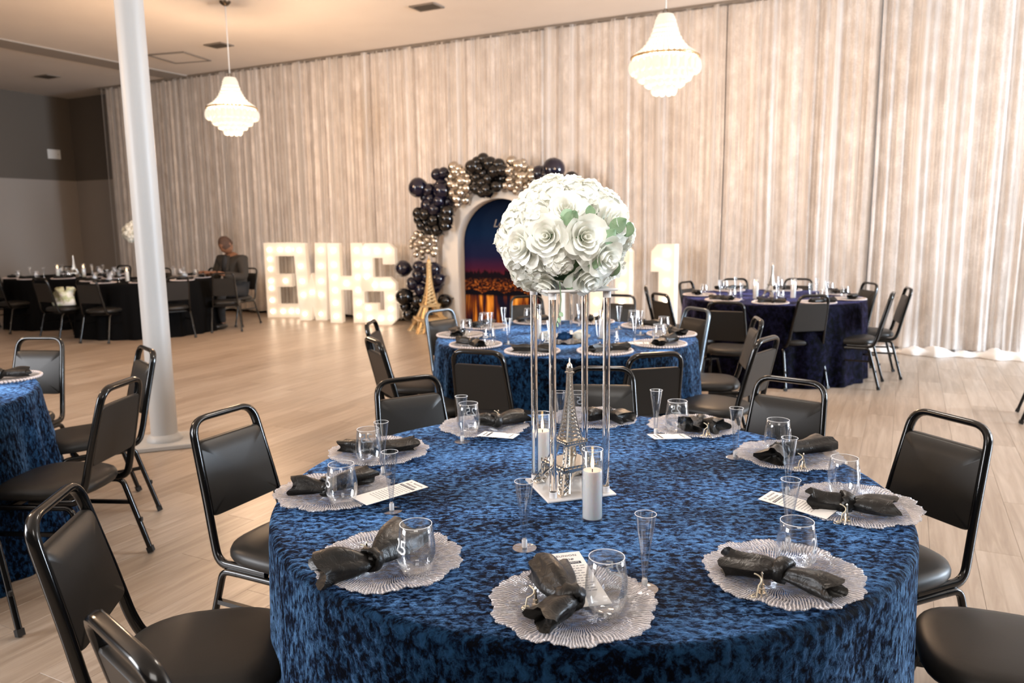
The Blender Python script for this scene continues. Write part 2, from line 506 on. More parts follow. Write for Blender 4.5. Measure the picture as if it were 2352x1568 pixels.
struct('wall_left', wall_box('wall_left', S_LEFT - .15, T_BACK, S_LEFT, T_WALL + .15, -.12, CEIL + .15, M['wall']))
struct('wall_back', wall_box('wall_back', S_LEFT, T_WALL, S_RIGHT, T_WALL + .15, -.12, CEIL + .15, M['wall']))
M['base'] = mat('grey_baseboard', (.13, .12, .11), .5)
struct('baseboard_back', wall_box('baseboard_back', S_LEFT + .015, T_WALL - .015, S_RIGHT, T_WALL, 0, .11, M['base']))
struct('baseboard_left', wall_box('baseboard_left', S_LEFT, T_BACK, S_LEFT + .015, T_WALL - .015, 0, .11, M['base']))
M['bulkhead'] = mat('ceiling_bulkhead', (.34, .30, .26), .85)
struct('trim_1', wall_box('trim_1', -11.95, T_BACK, -11.45, T_WALL, CEIL - .02, CEIL + .01, M['bulkhead']))
struct('trim_2', wall_box('trim_2', -13.9, 9.97, S_RIGHT, 10.13, CEIL - .03, CEIL + .01, M['vent']))
# small blank cover plate and raised panel on the dark upper wall
pl = thing('wall_plate', 'small blank white plate on the dark upper wall at the far end', 'cover plate', P(S_LEFT + .01, 10.07, 3.02), WALL_ROT)
put('plate', B().box((0, 0, 0), (.02, .27, .19), None, .005).mesh('plate', M['plate_white']), pl)
put('screw', B().box((.012, .08, 0), (.006, .016, .016), None, .003).mesh('screw', M['vent']), pl)

def ceil_vent(px, py, label, rz=WALL_ROT, sc=1.0):
    o = thing('ceiling_vent', label, 'air vent', (px, py, CEIL), rz, 'supply vents in the ceiling', sc)
    f = B()
    for sx_ in (-1, 1):
        f.box((sx_ * .165, 0, -.008), (.03, .26, .016), None, .004)
        f.box((0, sx_ * .115, -.008), (.30, .03, .016), None, .004)
    put('vent_frame', f.mesh('vent_frame', M['vent']), o)
    put('duct_opening', B().box((0, 0, -.002), (.30, .20, .004)).mesh('duct_opening', M['dark'], False), o)
    sl = B().box((0, 0, 0), (.30, .022, .003), Matrix.Rotation(R(40), 3, 'X')).mesh('slat', M['vent'], False)
    for k in range(6):
        put('slat', sl, o, (0, -.085 + k * .034, -.012))
ceil_vent(-4.26, 11.82, 'small dark ceiling vent behind the cord of the far chandelier')
ceil_vent(-1.0, 9.94, 'dark ceiling vent between the two chandeliers')
ceil_vent(-8.09, 14.02, 'dim ceiling vent in the dark far corner past the white column')
ceil_vent(.15, 8.75, 'ceiling vent cut by the upper frame edge near the crystal chandelier')
hz = thing('ceiling_hatch', 'square ceiling access hatch with dark outline beside the white column', 'hatch', (-5.18, 12.62, CEIL), R(-15))
put('hatch_panel', B().box((0, 0, -.006), (.58, .60, .012), None, .003).mesh('hatch_panel', M['ceiling']), hz)
for (x, y, a, b) in ((0, .32, .68, .03), (0, -.32, .68, .03), (.325, 0, .03, .61), (-.325, 0, .03, .61)):
    put('hatch_frame', B().box((x, y, -.01), (a, b, .02), None, .004).mesh('hatch_frame', M['vent']), hz)

# ------------------------------------------------------------------ white steel column
col_o = thing('support_column', 'white round steel support column on a square foot plate', 'column', (-2.475, 5.29, 0))
put('shaft', B().lathe([(.088, .05), (.088, 2.0), (.088, CEIL - .02)], 40).mesh('shaft', M['white_paint']), col_o)
put('collar', B().lathe([(.118, .034), (.118, .05), (.10, .075), (.089, .082)], 40).mesh('collar', M['white_paint']), col_o)
put('base_plate', B().box((0, 0, .017), (.38, .38, .034), Matrix.Rotation(R(20), 3, 'Z'), .006).mesh('base_plate', M['white_paint']), col_o)
put('cap_plate', B().box((0, 0, CEIL - .012), (.28, .28, .024), None, .004).mesh('cap_plate', M['white_paint']), col_o)

# ------------------------------------------------------------------ curtains
def sequin():
    m_ = mat('champagne_sequin_cloth', (.6, .52, .45), .5, .25)
    mp = mapping(m_, (1, 1, .55), src='Position')
    vo = N(m_, 'ShaderNodeTexVoronoi', inp={'Scale': 170.}); L(m_, mp, 'Vector', vo, 'Vector')
    n1 = N(m_, 'ShaderNodeTexNoise', inp={'Scale': 7., 'Detail': 5, 'Roughness': .6}); L(m_, mp, 'Vector', n1, 'Vector')
    mx = N(m_, 'ShaderNodeMath', operation='MULTIPLY_ADD', inp={1: .30}); L(m_, vo, 'Color', mx, 0); L(m_, n1, 'Fac', mx, 2)
    r = ramp(m_, [(.35, (.53, .475, .435)), (.62, (.65, .595, .55)), (.90, (.86, .81, .77))])
    L(m_, mx, 'Value', r, 'Fac'); L(m_, r, 'Color', bs(m_), 'Base Color')
    rr = N(m_, 'ShaderNodeMapRange', inp={1: 0, 2: 1, 3: .3, 4: .7}); L(m_, vo, 'Color', rr, 'Value'); L(m_, rr, 'Result', bs(m_), 'Roughness')
    bump(m_, vo, 'Color', .35, .004)
    return m_
M['sequin'] = sequin()
def sheer():
    m_ = bpy.data.materials.new('white_sheer_voile'); m_.use_nodes = True
    nt = m_.node_tree; nt.nodes.remove(nt.nodes['Principled BSDF'])
    tr = N(m_, 'ShaderNodeBsdfTransparent'); df = N(m_, 'ShaderNodeBsdfDiffuse', inp={'Color': (.86, .83, .80, 1)})
    tl = N(m_, 'ShaderNodeBsdfTranslucent', inp={'Color': (.86, .83, .80, 1)})
    a = N(m_, 'ShaderNodeMixShader', inp={'Fac': .35}); L(m_, df, 'BSDF', a, 1); L(m_, tl, 'BSDF', a, 2)
    lw = N(m_, 'ShaderNodeLayerWeight', inp={'Blend': .5})
    mr_ = N(m_, 'ShaderNodeMapRange', inp={1: .15, 2: .95, 3: .05, 4: .92}); L(m_, lw, 'Facing', mr_, 'Value')
    ge = N(m_, 'ShaderNodeNewGeometry'); ds = N(m_, 'ShaderNodeVectorMath', operation='DOT_PRODUCT', inp={1: (WX, WY, 0)}); L(m_, ge, 'Position', ds, 0)
    gn = N(m_, 'ShaderNodeTexNoise', noise_dimensions='1D', inp={'Scale': 4.2, 'Detail': 4, 'Roughness': .75}); L(m_, ds, 'Value', gn, 'W')
    gr = N(m_, 'ShaderNodeMapRange', inp={1: .48, 2: .68, 3: .0, 4: .50}); L(m_, gn, 'Fac', gr, 'Value')
    sm = N(m_, 'ShaderNodeMath', operation='ADD', use_clamp=True); L(m_, mr_, 'Result', sm, 0); L(m_, gr, 'Result', sm, 1)
    x = N(m_, 'ShaderNodeMixShader'); L(m_, sm, 'Value', x, 'Fac'); L(m_, tr, 'BSDF', x, 1); L(m_, a, 'Shader', x, 2)
    nt.links.new(x.outputs['Shader'], nt.nodes['Material Output'].inputs['Surface'])
    return m_
M['sheer'] = sheer()
M['hem'] = mat('white_voile_pile', (.82, .79, .76), .8)
def curtain_sheet(s0, s1, seed, t0, amp, wl, step, zs, hem=0.0, flare=0.0, gather=0.0):
    r_ = np.random.default_rng(seed)
    n = int((s1 - s0) / step) + 1
    s = np.linspace(s0, s1, n)
    ph = r_.uniform(0, 6.28, 8)
    slow = np.sin(s * 2.1 + ph[0]) + .6 * np.sin(s * 5.3 + ph[1])
    phase = 2 * pi * s / wl + 2.4 * np.sin(s * 4.2 + ph[2]) + 1.4 * np.sin(s * 9.7 + ph[3])
    env = .55 + .45 * np.sin(s * 3.1 + ph[4]) * np.sin(s * 7.7 + ph[5])
    rows = []
    for z in zs:
        k = 1 - z / CEIL
        a = amp * (.8 + .5 * k)
        f = a * env * np.sin(phase + .5 * k * slow) + a * .22 * np.sin(2 * pi * s / (wl * .43) + ph[6] + k * .8 * np.sin(s * 3 + ph[7]))
        sh = gather * k * np.sin(s * 6 + ph[1]) + .012 * k * np.sin(z * 1.3 + s * 4)
        out = flare * max(0, 1 - z / .35) ** 2 * (1 + .4 * np.sin(s * 11 + ph[3]))
        zz = np.full(n, z) + (hem * (.6 + .4 * np.sin(s * 8 + ph[2])) if z < .1 else 0)
        S_, T_ = s + sh, t0 + f - out
        rows.append(np.stack([S_ * WX + T_ * UX, S_ * WY + T_ * UY, zz], 1).tolist())
    return B().grid(rows)
ZS = [CEIL - .035, 3.9, 3.4, 2.9, 2.4, 1.9, 1.4, .95, .6, .35, .2, .1, .03]
SEAMS = [-13.72, -10.6, -7.57, -4.9, -2.11, -.38, 2.9, 6.2]
WHERE = ['by the dark far corner, behind the white column', 'behind the seated man and the letters E W', 'behind the letter S and the balloon arch',
         'behind the white flower ball', 'behind the far table, under the near chandelier', 'at the seam gap beyond the far table chairs', 'past the far table, cut by the frame edge']
for k in range(7):
    s0, s1 = SEAMS[k] - (.04 if k not in (4, 5) else -.005), SEAMS[k + 1] + (.04 if k not in (3, 4) else -.008)
    o = put('sequin_curtain', curtain_sheet(s0, s1, 20 + k, T_CURT, .027, .19, .011, ZS, .03 if k < 4 else .0).mesh('sequin_curtain', M['sequin'], True, 0))
    tag(o, 'champagne sequin backdrop curtain ' + WHERE[k], 'curtain', 'sequin backdrop curtains')
    o2 = put('sheer_curtain', curtain_sheet(s0 - .02, s1 + (-.05 if k == 5 else .02), 60 + k, T_CURT - .11, .036, .27, .013, ZS, .05 if k < 4 else .0, .02 if k < 4 else .16, .03).mesh('sheer_curtain', M['sheer'], True, 0))
    tag(o2, 'white sheer overlay curtain ' + WHERE[k], 'curtain', 'white sheer overlays')
    if k >= 4:
        # cloth puddled on the floor
        n = int((s1 - s0) / .03); rows = []
        r_ = np.random.default_rng(k)
        p_ = r_.uniform(0, 6.28, 6)
        for j in range(9):
            a = pi * j / 8
            row = []
            for i in range(n + 1):
                s = s0 + (s1 - s0) * i / n
                wv = 1 + .35 * sin(s * 9 + p_[0]) + .22 * sin(s * 23 + p_[1])
                tt = T_CURT - .26 - .13 * cos(a) * wv + .03 * sin(s * 5 + p_[2])
                zz = .004 + .062 * sin(a) * wv + .010 * sin(s * 41 + a * 3 + p_[3]) * sin(a)
                row.append(P(s, tt, max(.002, zz)))
            rows.append(row)
        put('puddled_hem', B().grid(rows).mesh('puddled_hem', M['hem'], True, 0), o2)

# ------------------------------------------------------------------ banquet chair
def make_chair(frame_mat, name='banquet_chair'):
    t = thing(name, 'chair', 'chair')
    # seat: superellipse plan, domed
    rows = []
    prof = [(.86, .398), (.97, .402), (1.0, .414), (1.0, .428), (.97, .442), (.88, .4525), (.75, .4575), (.6, .4608), (.45, .4628), (.3, .464), (.15, .4647), (.03, .465)]
    n = 36
    for k, z in prof:
        row = []
        for i in range(n):
            a = 2 * pi * i / n
            c_, s_ = cos(a), sin(a)
            e = 2 / 3.0
            x = .205 * math.copysign(abs(c_) ** e, c_) * (1 + .05 * s_)
            y = .215 * math.copysign(abs(s_) ** e, s_)
            row.append((x * k, y * k + .01, z - .012 * (k * max(0, s_)) ** 2))
        rows.append(row)
    sb = B().grid(rows, True)
    sb.f.append(tuple(reversed(range(n)))); sb.f.append(tuple(range((len(prof) - 1) * n, len(prof) * n)))
    put('seat', sb.mesh('seat', M['vinyl'], True, 60), t)
    # backrest pad in a leaning plane
    def bp(x, z):      # point of the back plane at height z
        k = (z - .46) / .40
        return Vector((x, -.222 - .085 * k - .012 * k * k, z))
    def hw(z):
        k = (z - .46) / .40
        return .160 - .022 * k
    rows = []
    for dz, sc_, dy in ((0, .965, .014), (.0, 1.0, .009), (0, 1.0, -.008), (0, .97, -.015), (0, .6, -.019), (0, .15, -.020)):
        row = []
        z0, z1 = .535, .790
        zc, hz_ = (z0 + z1) / 2, (z1 - z0) / 2
        for i in range(40):
            a = 2 * pi * i / 40
            e = 2 / 16.0
            xx = math.copysign(abs(cos(a)) ** e, cos(a)); zz = math.copysign(abs(sin(a)) ** e, sin(a))
            z = zc + hz_ * zz * (sc_ if sc_ > .9 else sc_)
            p = bp(xx * (hw(z) + .001) * sc_, z)
            p.y -= dy if False else 0
            p.y += -dy
            row.append(p)
        rows.append(row)
    pb = B().grid([[(p.x, p.y, p.z) for p in r_] for r_ in rows], True)
    pb.f.append(tuple(range(40))); pb.f.append(tuple(reversed(range(200, 240))))
    put('backrest', pb.mesh('backrest', M['vinyl'], True, 50), t)
    # frame of the back: one bent tube
    pts = [(-.178, .02, .386), (-.178, -.195, .386), bp(-.166, .47), bp(-.158, .60), bp(-.140, .862), bp(.140, .862), bp(.158, .60), bp(.166, .47), (.178, -.195, .386), (.178, .02, .386)]
    path = fillet(pts, [.065, .03, .05, .062, .062, .05, .03, .065], 6)
    put('back_frame', B().tube(path, .0115, .016, 10, n0=(1, 0, 0), power=2.8).mesh('back_frame', frame_mat, True, 60), t)
    for sx_ in (-1, 1):
        x0 = sx_ * .186
        rail = [(x0, -.13, .368), (x0, .13, .368)]
        put('seat_rail', B().tube(rail, .0115, .0115, 8, power=2.8).mesh('seat_rail', frame_mat, True, 50), t)
        for sy in (-1, 1):
            pth = fillet([(x0, sy * .10, .368), (x0 + sx_ * .002, sy * .165, .368), (x0 + sx_ * .020, sy * .265, .006)], .055, 6)
            lb = B().tube(pth, .0118, .0118, 8, power=2.8)
            d_ = Vector((sx_ * .018, sy * .10, -.362)); q0 = Vector((x0 + sx_ * .002, sy * .165, .368))
            lg = put('leg', lb.mesh('leg', frame_mat, True, 50), t)
            fb = B().bar(q0 + d_ * .93, q0 + d_ * 1.0, .027)
            put('foot_cap', fb.mesh('foot_cap', M['rubber'], False), lg)
            if sy < 0:
                p_ = q0 + d_ * .55 + Vector((0, -.014, 0))
                put('bumper', B().box(p_, (.014, .012, .022), None, .003).mesh('bumper', M['rubber']), lg)
        put('stretcher', B().bar((x0 + sx_ * .008, -.195, .255), (x0 + sx_ * .008, .195, .255), .016).mesh('stretcher', frame_mat, False), t)
    put('cross_bar', B().bar((-.186, .10, .372), (.186, .10, .372), .018).mesh('cross_bar', frame_mat, False), t)
    put('cross_bar', B().bar((-.186, -.10, .372), (.186, -.10, .372), .018).mesh('cross_bar', frame_mat, False), t)
    return t
CHAIR = Proto(make_chair(M['frame']))
CHAIR_S = Proto(make_chair(M['silver_frame'], 'banquet_chair'))
def chair_back(bx, by, face_deg, label, group, proto=None):
    """bx, by: floor point under the middle of the top rail; face_deg: the way the sitter looks"""
    f = R(face_deg)
    (proto or CHAIR).place(label, (bx + .30 * cos(f), by + .30 * sin(f), 0), f - pi / 2, group)
G1 = 'chairs around the near table'
chair_back(-1.03, 2.69, -26, 'black vinyl banquet chair turned inward at the left rim of the near table', G1)
chair_back(-.446, 3.24, -60, 'black banquet chair behind the left rear chargers of the near table', G1)
chair_back(.404, 3.43, -97, 'black banquet chair seen between the acrylic posts behind the near table', G1)
chair_back(1.15, 3.12, -131, 'grey-lit black banquet chair behind the right rear chargers of the near table', G1)
chair_back(1.45, 2.49, 203, 'black banquet chair at the right rim of the near table, whole back showing', G1)
chair_back(1.55, 1.70, 160, 'black banquet chair cut by the right frame edge, broad seat showing', G1)
chair_back(-1.115, 1.81, 9, 'black banquet chair with large lit seat in the lower left corner', G1)
chair_back(-.635, 1.18, 47, 'black banquet chair of which only the top rail corner shows at the bottom edge', G1)
G2 = 'chairs around the middle table'
chair_back(-.55, 5.90, -42, 'silver-edged black banquet chair by the gold tower, at the middle table', G2, CHAIR_S)
chair_back(-.95, 5.22, -2, 'rear one of the two chairs in line at the left of the middle table', G2)
chair_back(-.79, 4.41, 27, 'front one of the two chairs in line at the left of the middle table', G2)
chair_back(-.175, 3.97, 68, 'black banquet chair with its back to us at front left of the middle table', G2)
chair_back(.72, 3.82, 104, 'black banquet chair with its back to us at front right of the middle table', G2)
chair_back(1.43, 4.29, 138, 'brown-lit banquet chair nearest on the right side of the middle table', G2)
chair_back(1.65, 5.15, 172, 'brown-lit banquet chair farther along the right side of the middle table', G2)
chair_back(1.40, 5.80, 205, 'silver-edged black banquet chair between the middle and far tables', G2, CHAIR_S)
chair_back(.98, 6.95, 245, 'black banquet chair in front of the lit numeral at the back of the middle table', G2)
chair_back(.14, 6.93, 280, 'black banquet chair in front of the painted arch at the back of the middle table', G2)
G3 = 'chairs around the far table'
chair_back(1.385, 7.07, 20, 'black banquet chair with the lit numeral one shining through its handle', G3)
chair_back(1.40, 7.9, -10, 'edge-on banquet chair left of the lit numeral one', G3)
chair_back(1.93, 8.42, -42, 'black banquet chair at back left of the far table', G3)
chair_back(2.56, 8.77, -85, 'black banquet chair behind the left candle of the far table', G3)
chair_back(3.24, 8.66, -115, 'black banquet chair behind the right candle of the far table', G3)
chair_back(1.76, 6.26, 66, 'black banquet chair with its back to us at front left of the far table', G3)
chair_back(2.66, 6.74, 100, 'tall black banquet chair with its back to us before the far table', G3)
chair_back(3.72, 7.98, 184, 'brown banquet chair at the right end of the far table, beside the blue-lit one', G3)
chair_back(3.42, 6.90, 150, 'blue-lit banquet chair at front right of the far table', G3)
chair_back(3.80, 7.36, 163, 'banquet chair half hidden behind the blue-lit chair', G3)
G4 = 'chairs around the cropped table'
chair_back(-2.88, 4.62, -95, 'grey banquet chair facing us beyond the cropped blue table', G4)
chair_back(-2.03, 4.17, -140, 'banquet chair standing against the foot of the white column', G4)
chair_back(-1.70, 3.24, 176, 'brown-backed banquet chair before the white column, seat under the cropped table', G4)
chair_back(-1.98, 2.52, 138, 'banquet chair of which one splayed leg shows at the left frame edge', G4)
chair_back(4.37, 5.44, 150, 'banquet chair of which only legs show at the right frame edge', 'chairs around the cropped table')

# ------------------------------------------------------------------ table cloths
def cloth(name, cx, cy, Rr, mm, label, seed, H=.76, amp=.03, flare=.05, nf=22, n=216, group=None):
    r_ = np.random.default_rng(seed); ph = r_.uniform(0, 6.28, 8)
    th = np.linspace(0, 2 * pi, n, endpoint=False)
    fold = np.sin(nf * th + 1.3 * np.sin(3 * th + ph[0]) + ph[1]) + .5 * np.sin(nf * 1.6 // 1 * th + ph[2] + np.sin(5 * th + ph[3])) + .6 * np.sin(5 * th + ph[4])
    rows = []
    for k in np.linspace(.06, 1, 14):
        r = k * (Rr - .02)
        z = H + .0006 * np.sin(14 * k + 3 * th + ph[5]) * (k < .95)
        rows.append((np.full(n, r), z + np.zeros(n)))
    for a in (25, 50, 75, 90):
        rows.append((Rr - .02 + .02 * sin(R(a)) + .0 * th, H - .02 + .02 * cos(R(a)) + .0 * th))
    for z in (.70, .63, .55, .46, .37, .28, .19, .10, .04, .004):
        k = 1 - z / H
        rows.append((Rr + flare * k + amp * (k ** .8) * fold, z + .0 * th))
    pts = [np.stack([r * np.cos(th), r * np.sin(th), z], 1).tolist() for r, z in rows]
    b = B().grid(pts, True); b.f.append(tuple(reversed(range(n))))
    o = put(name, b.mesh(name, mm, True, 0), None, (cx, cy, 0))
    return tag(o, label, 'tablecloth', group)
C1, C2, C3, C4 = (.20, 2.162), (.364, 5.164), (2.634, 7.726), (-3.12, 3.32)
TA, TB, TC = (-7.14, 12.38), (-5.38, 11.35), (-9.4, 11.6)
RT = .878
cloth('tablecloth', *C1, RT, M['velvet'], 'blue crushed velvet cloth on the near round table under the white flower ball', 1, amp=.012, flare=.012, nf=15)
cloth('tablecloth', *C2, RT, M['velvet'], 'blue velvet floor-length cloth on the middle round table', 2, amp=.022, flare=.04)
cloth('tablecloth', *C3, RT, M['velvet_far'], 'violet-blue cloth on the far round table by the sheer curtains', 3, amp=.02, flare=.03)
cloth('tablecloth', *C4, RT, M['velvet'], 'blue velvet cloth on the cropped table at the left frame edge', 4, amp=.03, flare=.10)
cloth('tablecloth', *TB, .93, M['black_cloth'], 'black cloth on the round table behind the white column', 5, amp=.02, flare=.06)
cloth('tablecloth', *TA, RT, M['black_cloth'], 'black cloth on the far left table beside the grey wall', 6, amp=.02, flare=.05)
cloth('tablecloth', *TC, RT, M['black_cloth'], 'black cloth on the table mostly cut by the left frame edge', 8, amp=.02, flare=.05)

# ------------------------------------------------------------------ tableware
TZ = .761
def charger_material():
    m_ = bpy.data.materials.new('pressed_glass'); m_.use_nodes = True
    nt = m_.node_tree; nt.nodes.remove(nt.nodes['Principled BSDF'])
    tc = N(m_, 'ShaderNodeTexCoord'); sx_ = N(m_, 'ShaderNodeSeparateXYZ'); L(m_, tc, 'Object', sx_, 'Vector')
    at_ = N(m_, 'ShaderNodeMath', operation='ARCTAN2'); L(m_, sx_, 'Y', at_, 0); L(m_, sx_, 'X', at_, 1)
    ln = N(m_, 'ShaderNodeVectorMath', operation='LENGTH'); L(m_, tc, 'Object', ln, 0)
    nz_ = N(m_, 'ShaderNodeTexNoise', inp={'Scale': 13., 'Detail': 4}); L(m_, tc, 'Object', nz_, 'Vector')
    a1 = N(m_, 'ShaderNodeMath', operation='MULTIPLY', inp={1: 140.}); L(m_, at_, 'Value', a1, 0)
    a2 = N(m_, 'ShaderNodeMath', operation='MULTIPLY_ADD', inp={1: 46.}); L(m_, nz_, 'Fac', a2, 0); L(m_, a1, 'Value', a2, 2)
    sn = N(m_, 'ShaderNodeMath', operation='SINE'); L(m_, a2, 'Value', sn, 0)
    mr_ = N(m_, 'ShaderNodeMapRange', inp={1: -.1, 2: .85, 3: .0, 4: .62}); L(m_, sn, 'Value', mr_, 'Value')
    rim = N(m_, 'ShaderNodeMapRange', inp={1: .05, 2: .16, 3: -.34, 4: .24}); L(m_, ln, 'Value', rim, 'Value')
    ad = N(m_, 'ShaderNodeMath', operation='ADD', use_clamp=True); L(m_, mr_, 'Result', ad, 0); L(m_, rim, 'Result', ad, 1)
    tr = N(m_, 'ShaderNodeBsdfTransparent', inp={'Color': (.93, .93, .95, 1)})
    pb = N(m_, 'ShaderNodeBsdfPrincipled', inp={'Base Color': (.86, .82, .83, 1), 'Roughness': .16, 'Metallic': .0})
    bp_ = N(m_, 'ShaderNodeBump', inp={'Strength': .9, 'Distance': .002}); L(m_, sn, 'Value', bp_, 'Height'); L(m_, bp_, 'Normal', pb, 'Normal')
    gl = N(m_, 'ShaderNodeBsdfGlossy', inp={'Roughness': .12}); L(m_, bp_, 'Normal', gl, 'Normal')
    m0 = N(m_, 'ShaderNodeMixShader', inp={'Fac': .14}); L(m_, tr, 'BSDF', m0, 1); L(m_, gl, 'BSDF', m0, 2)
    mx = N(m_, 'ShaderNodeMixShader'); L(m_, ad, 'Value', mx, 'Fac'); L(m_, m0, 'Shader', mx, 1); L(m_, pb, 'BSDF', mx, 2)
    nt.links.new(mx.outputs['Shader'], nt.nodes['Material Output'].inputs['Surface'])
    return m_
M['pressed'] = charger_material()
def charger_mesh(seed):
    r_ = random.Random(seed); n = 240
    p1, p2, p3 = r_.random() * 6, r_.random() * 6, r_.random() * 6
    ks = [.02, .2, .36, .44, .52, .6, .68, .76, .84, .91, .96, 1.0]
    zs = [.006, .006, .005, .006, .0085, .0115, .0135, .0150, .0160, .0168, .0172, .0172]
    def pt(k, z, i, dz=0):
        a = 2 * pi * i / n
        lob = abs(sin(4.5 * a + p1 + .8 * sin(2 * a + p2)))
        edge = 1 + .085 * (lob ** .6 - .6) + .016 * sin(31 * a + p3) + .007 * sin(67 * a)
        r = .163 * k * (1 + (edge - 1) * max(0, (k - .5) * 2) ** 1.2)
        rip = .0000 * sin(60 * a + 5 * sin(k * 6 + p2)) * min(1, max(0, k - .3) * 3)
        wave = .004 * sin(9 * a + p1) * max(0, k - .6)
        return (r * cos(a), r * sin(a), z + rip + wave + dz)
    top = [[pt(k, z, i) for i in range(n)] for k, z in zip(ks, zs)]
    bot = [[pt(k * .995, z - .0032, i) for i in range(n)] for k, z in list(zip(ks, zs))[::-1]]
    b = B().grid(top + bot, True)
    b.f.append(tuple(reversed(range(n)))); m_ = len(ks) * 2
    b.f.append(tuple(range((m_ - 1) * n, m_ * n)))
    return b.mesh('charger_plate', M['pressed'], True, 0)
CHARGER = [charger_mesh(k) for k in range(3)]
M['pearl'] = mat('pearly_rim', (.62, .55, .54), .25, .1)
def beaded_plate():
    t = thing('beaded_plate', 'plate', 'plate')
    b = B().lathe([(.005, .004), (.10, .004), (.125, .010), (.158, .014), (.158, .011), (.125, .006), (.10, .001), (.005, .001)], 48)
    put('dish', b.mesh('dish', M['pressed_plain'], True, 30), t)
    bb = B()
    for i in range(60):
        a = 2 * pi * i / 60
        bb.sphere((.161 * cos(a), .161 * sin(a), .013), .0082, 6, 4)
    put('bead_rim', bb.mesh('bead_rim', M['pearl'], True, 0), t)
    return t
M['pressed_plain'] = thin_glass('clear_plate_glass', (.9, .9, .93), .08, .9, .16, .22)
BEADED = Proto(beaded_plate())

def tail(d0, length, w0, w1, h0, h1, seed, droop=.0):
    """one gathered tail of a knotted napkin along +x"""
    r_ = random.Random(seed); n = 22; rows = []
    ph = [r_.random() * 6.28 for _ in range(5)]
    m_ = 9
    for i in range(m_):
        k = i / (m_ - 1)
        wd = w0 + (w1 - w0) * (k ** .8) + .005 * sin(5 * k + ph[0])
        ht = h0 + (h1 - h0) * sin(k * pi * .6) + .003 * sin(7 * k + ph[1])
        row = []
        for j in range(n):
            a = 2 * pi * j / n
            rr = 1 + (.16 * sin(3 * a + ph[2] + 1.5 * k) + .11 * sin(5 * a + ph[3] - 2 * k) + .06 * sin(9 * a + ph[4])) * (.5 + .6 * k)
            y = wd * cos(a) * rr; z = ht * sin(a) * rr
            x = length * k + (.010 * sin(3 * a + ph[1]) if i == m_ - 1 else 0) + .18 * abs(y) * (k > .8) * (ph[0] - 3) * .3
            row.append((x, y, max(-h0, z) + droop * k))
        rows.append(row)
    # folded-in open end
    last = rows[-1]; cx_ = sum(p[0] for p in last) / n; cz = sum(p[2] for p in last) / n; cy_ = sum(p[1] for p in last) / n
    for s_, dx in ((.72, -.012), (.25, -.030)):
        rows.append([(p[0] + dx, cy_ + (p[1] - cy_) * s_, cz + (p[2] - cz) * s_) for p in last])
    b = B().grid(rows, True); b.f.append(tuple(reversed(range(n)))); b.f.append(tuple(range((len(rows) - 1) * n, len(rows) * n)))
    return b.mesh('cloth_tail', M['satin'], True, 75)
def knot_mesh(seed):
    r_ = random.Random(seed); b = B(); ph = r_.random() * 6
    path = []
    for i in range(18):
        a = 2 * pi * i / 18
        path.append((.010 * sin(a + ph) * .7, .023 * cos(a), .019 * sin(a)))
    b.tube(path, .017, .0085, 8, closed=True, n0=(1, 0, 0), taper=[1 + .22 * sin(3 * k + ph) for k in range(18)])
    b.sphere((0, 0, 0), .019, 10, 7, (1.1, 1, .85))
    return b.mesh('knot', M['satin'], True, 0)
KNOT = [knot_mesh(k) for k in range(3)]
def napkin(p0, pk, p1, z, label, seed, group, size=1.0, open0=1.0, open1=1.0):
    t = thing('knotted_napkin', label, 'napkin', (pk[0], pk[1], z + .022 * size), 0, group)
    for k, (p, op) in enumerate(((p0, open0), (p1, open1))):
        dx, dy = p[0] - pk[0], p[1] - pk[1]; ln = hypot(dx, dy); a = atan2(dy, dx)
        put('cloth_tail', tail(None, ln, .017 * size, .040 * size * op, .017 * size, .026 * size * op, seed * 2 + k), t, (0, 0, 0), (0, 0, a))
    put('knot', KNOT[seed % 3], t, (0, 0, .003), (0, 0, atan2(p1[1] - p0[1], p1[0] - p0[0])), size)
    return t
# stemless glass with etched numerals
GP = [(.0, .003), (.020, .0025), (.026, .0), (.029, .002), (.0365, .018), (.0412, .036), (.0425, .050), (.0410, .070), (.0378, .095), (.0350, .1145)]
def glass_r(z):
    for (r0, z0), (r1, z1) in zip(GP[2:-1], GP[3:]):
        if z <= z1: return r0 + (r1 - r0) * max(0, z - z0) / (z1 - z0)
    return GP[-1][0]
def text_mesh(body, size, mm, extrude=.0002, spacing=1.0, shear=0.0, wrap=None, name='printed_text'):
    cu = bpy.data.curves.new('lettering', 'FONT'); cu.body = body; cu.size = size; cu.extrude = extrude
    cu.align_x = 'CENTER'; cu.align_y = 'CENTER'; cu.space_character = spacing; cu.shear = shear; cu.resolution_u = 3
    o = bpy.data.objects.new('lettering', cu); COL.objects.link(o)
    bpy.context.view_layer.update()
    me = bpy.data.meshes.new_from_object(o.evaluated_get(bpy.context.evaluated_depsgraph_get()))
    bpy.data.objects.remove(o); bpy.data.curves.remove(cu)
    me.name = name
    me.materials.clear(); me.materials.append(mm)
    if wrap:
        for v in me.vertices: v.co = wrap(v.co)
    return me
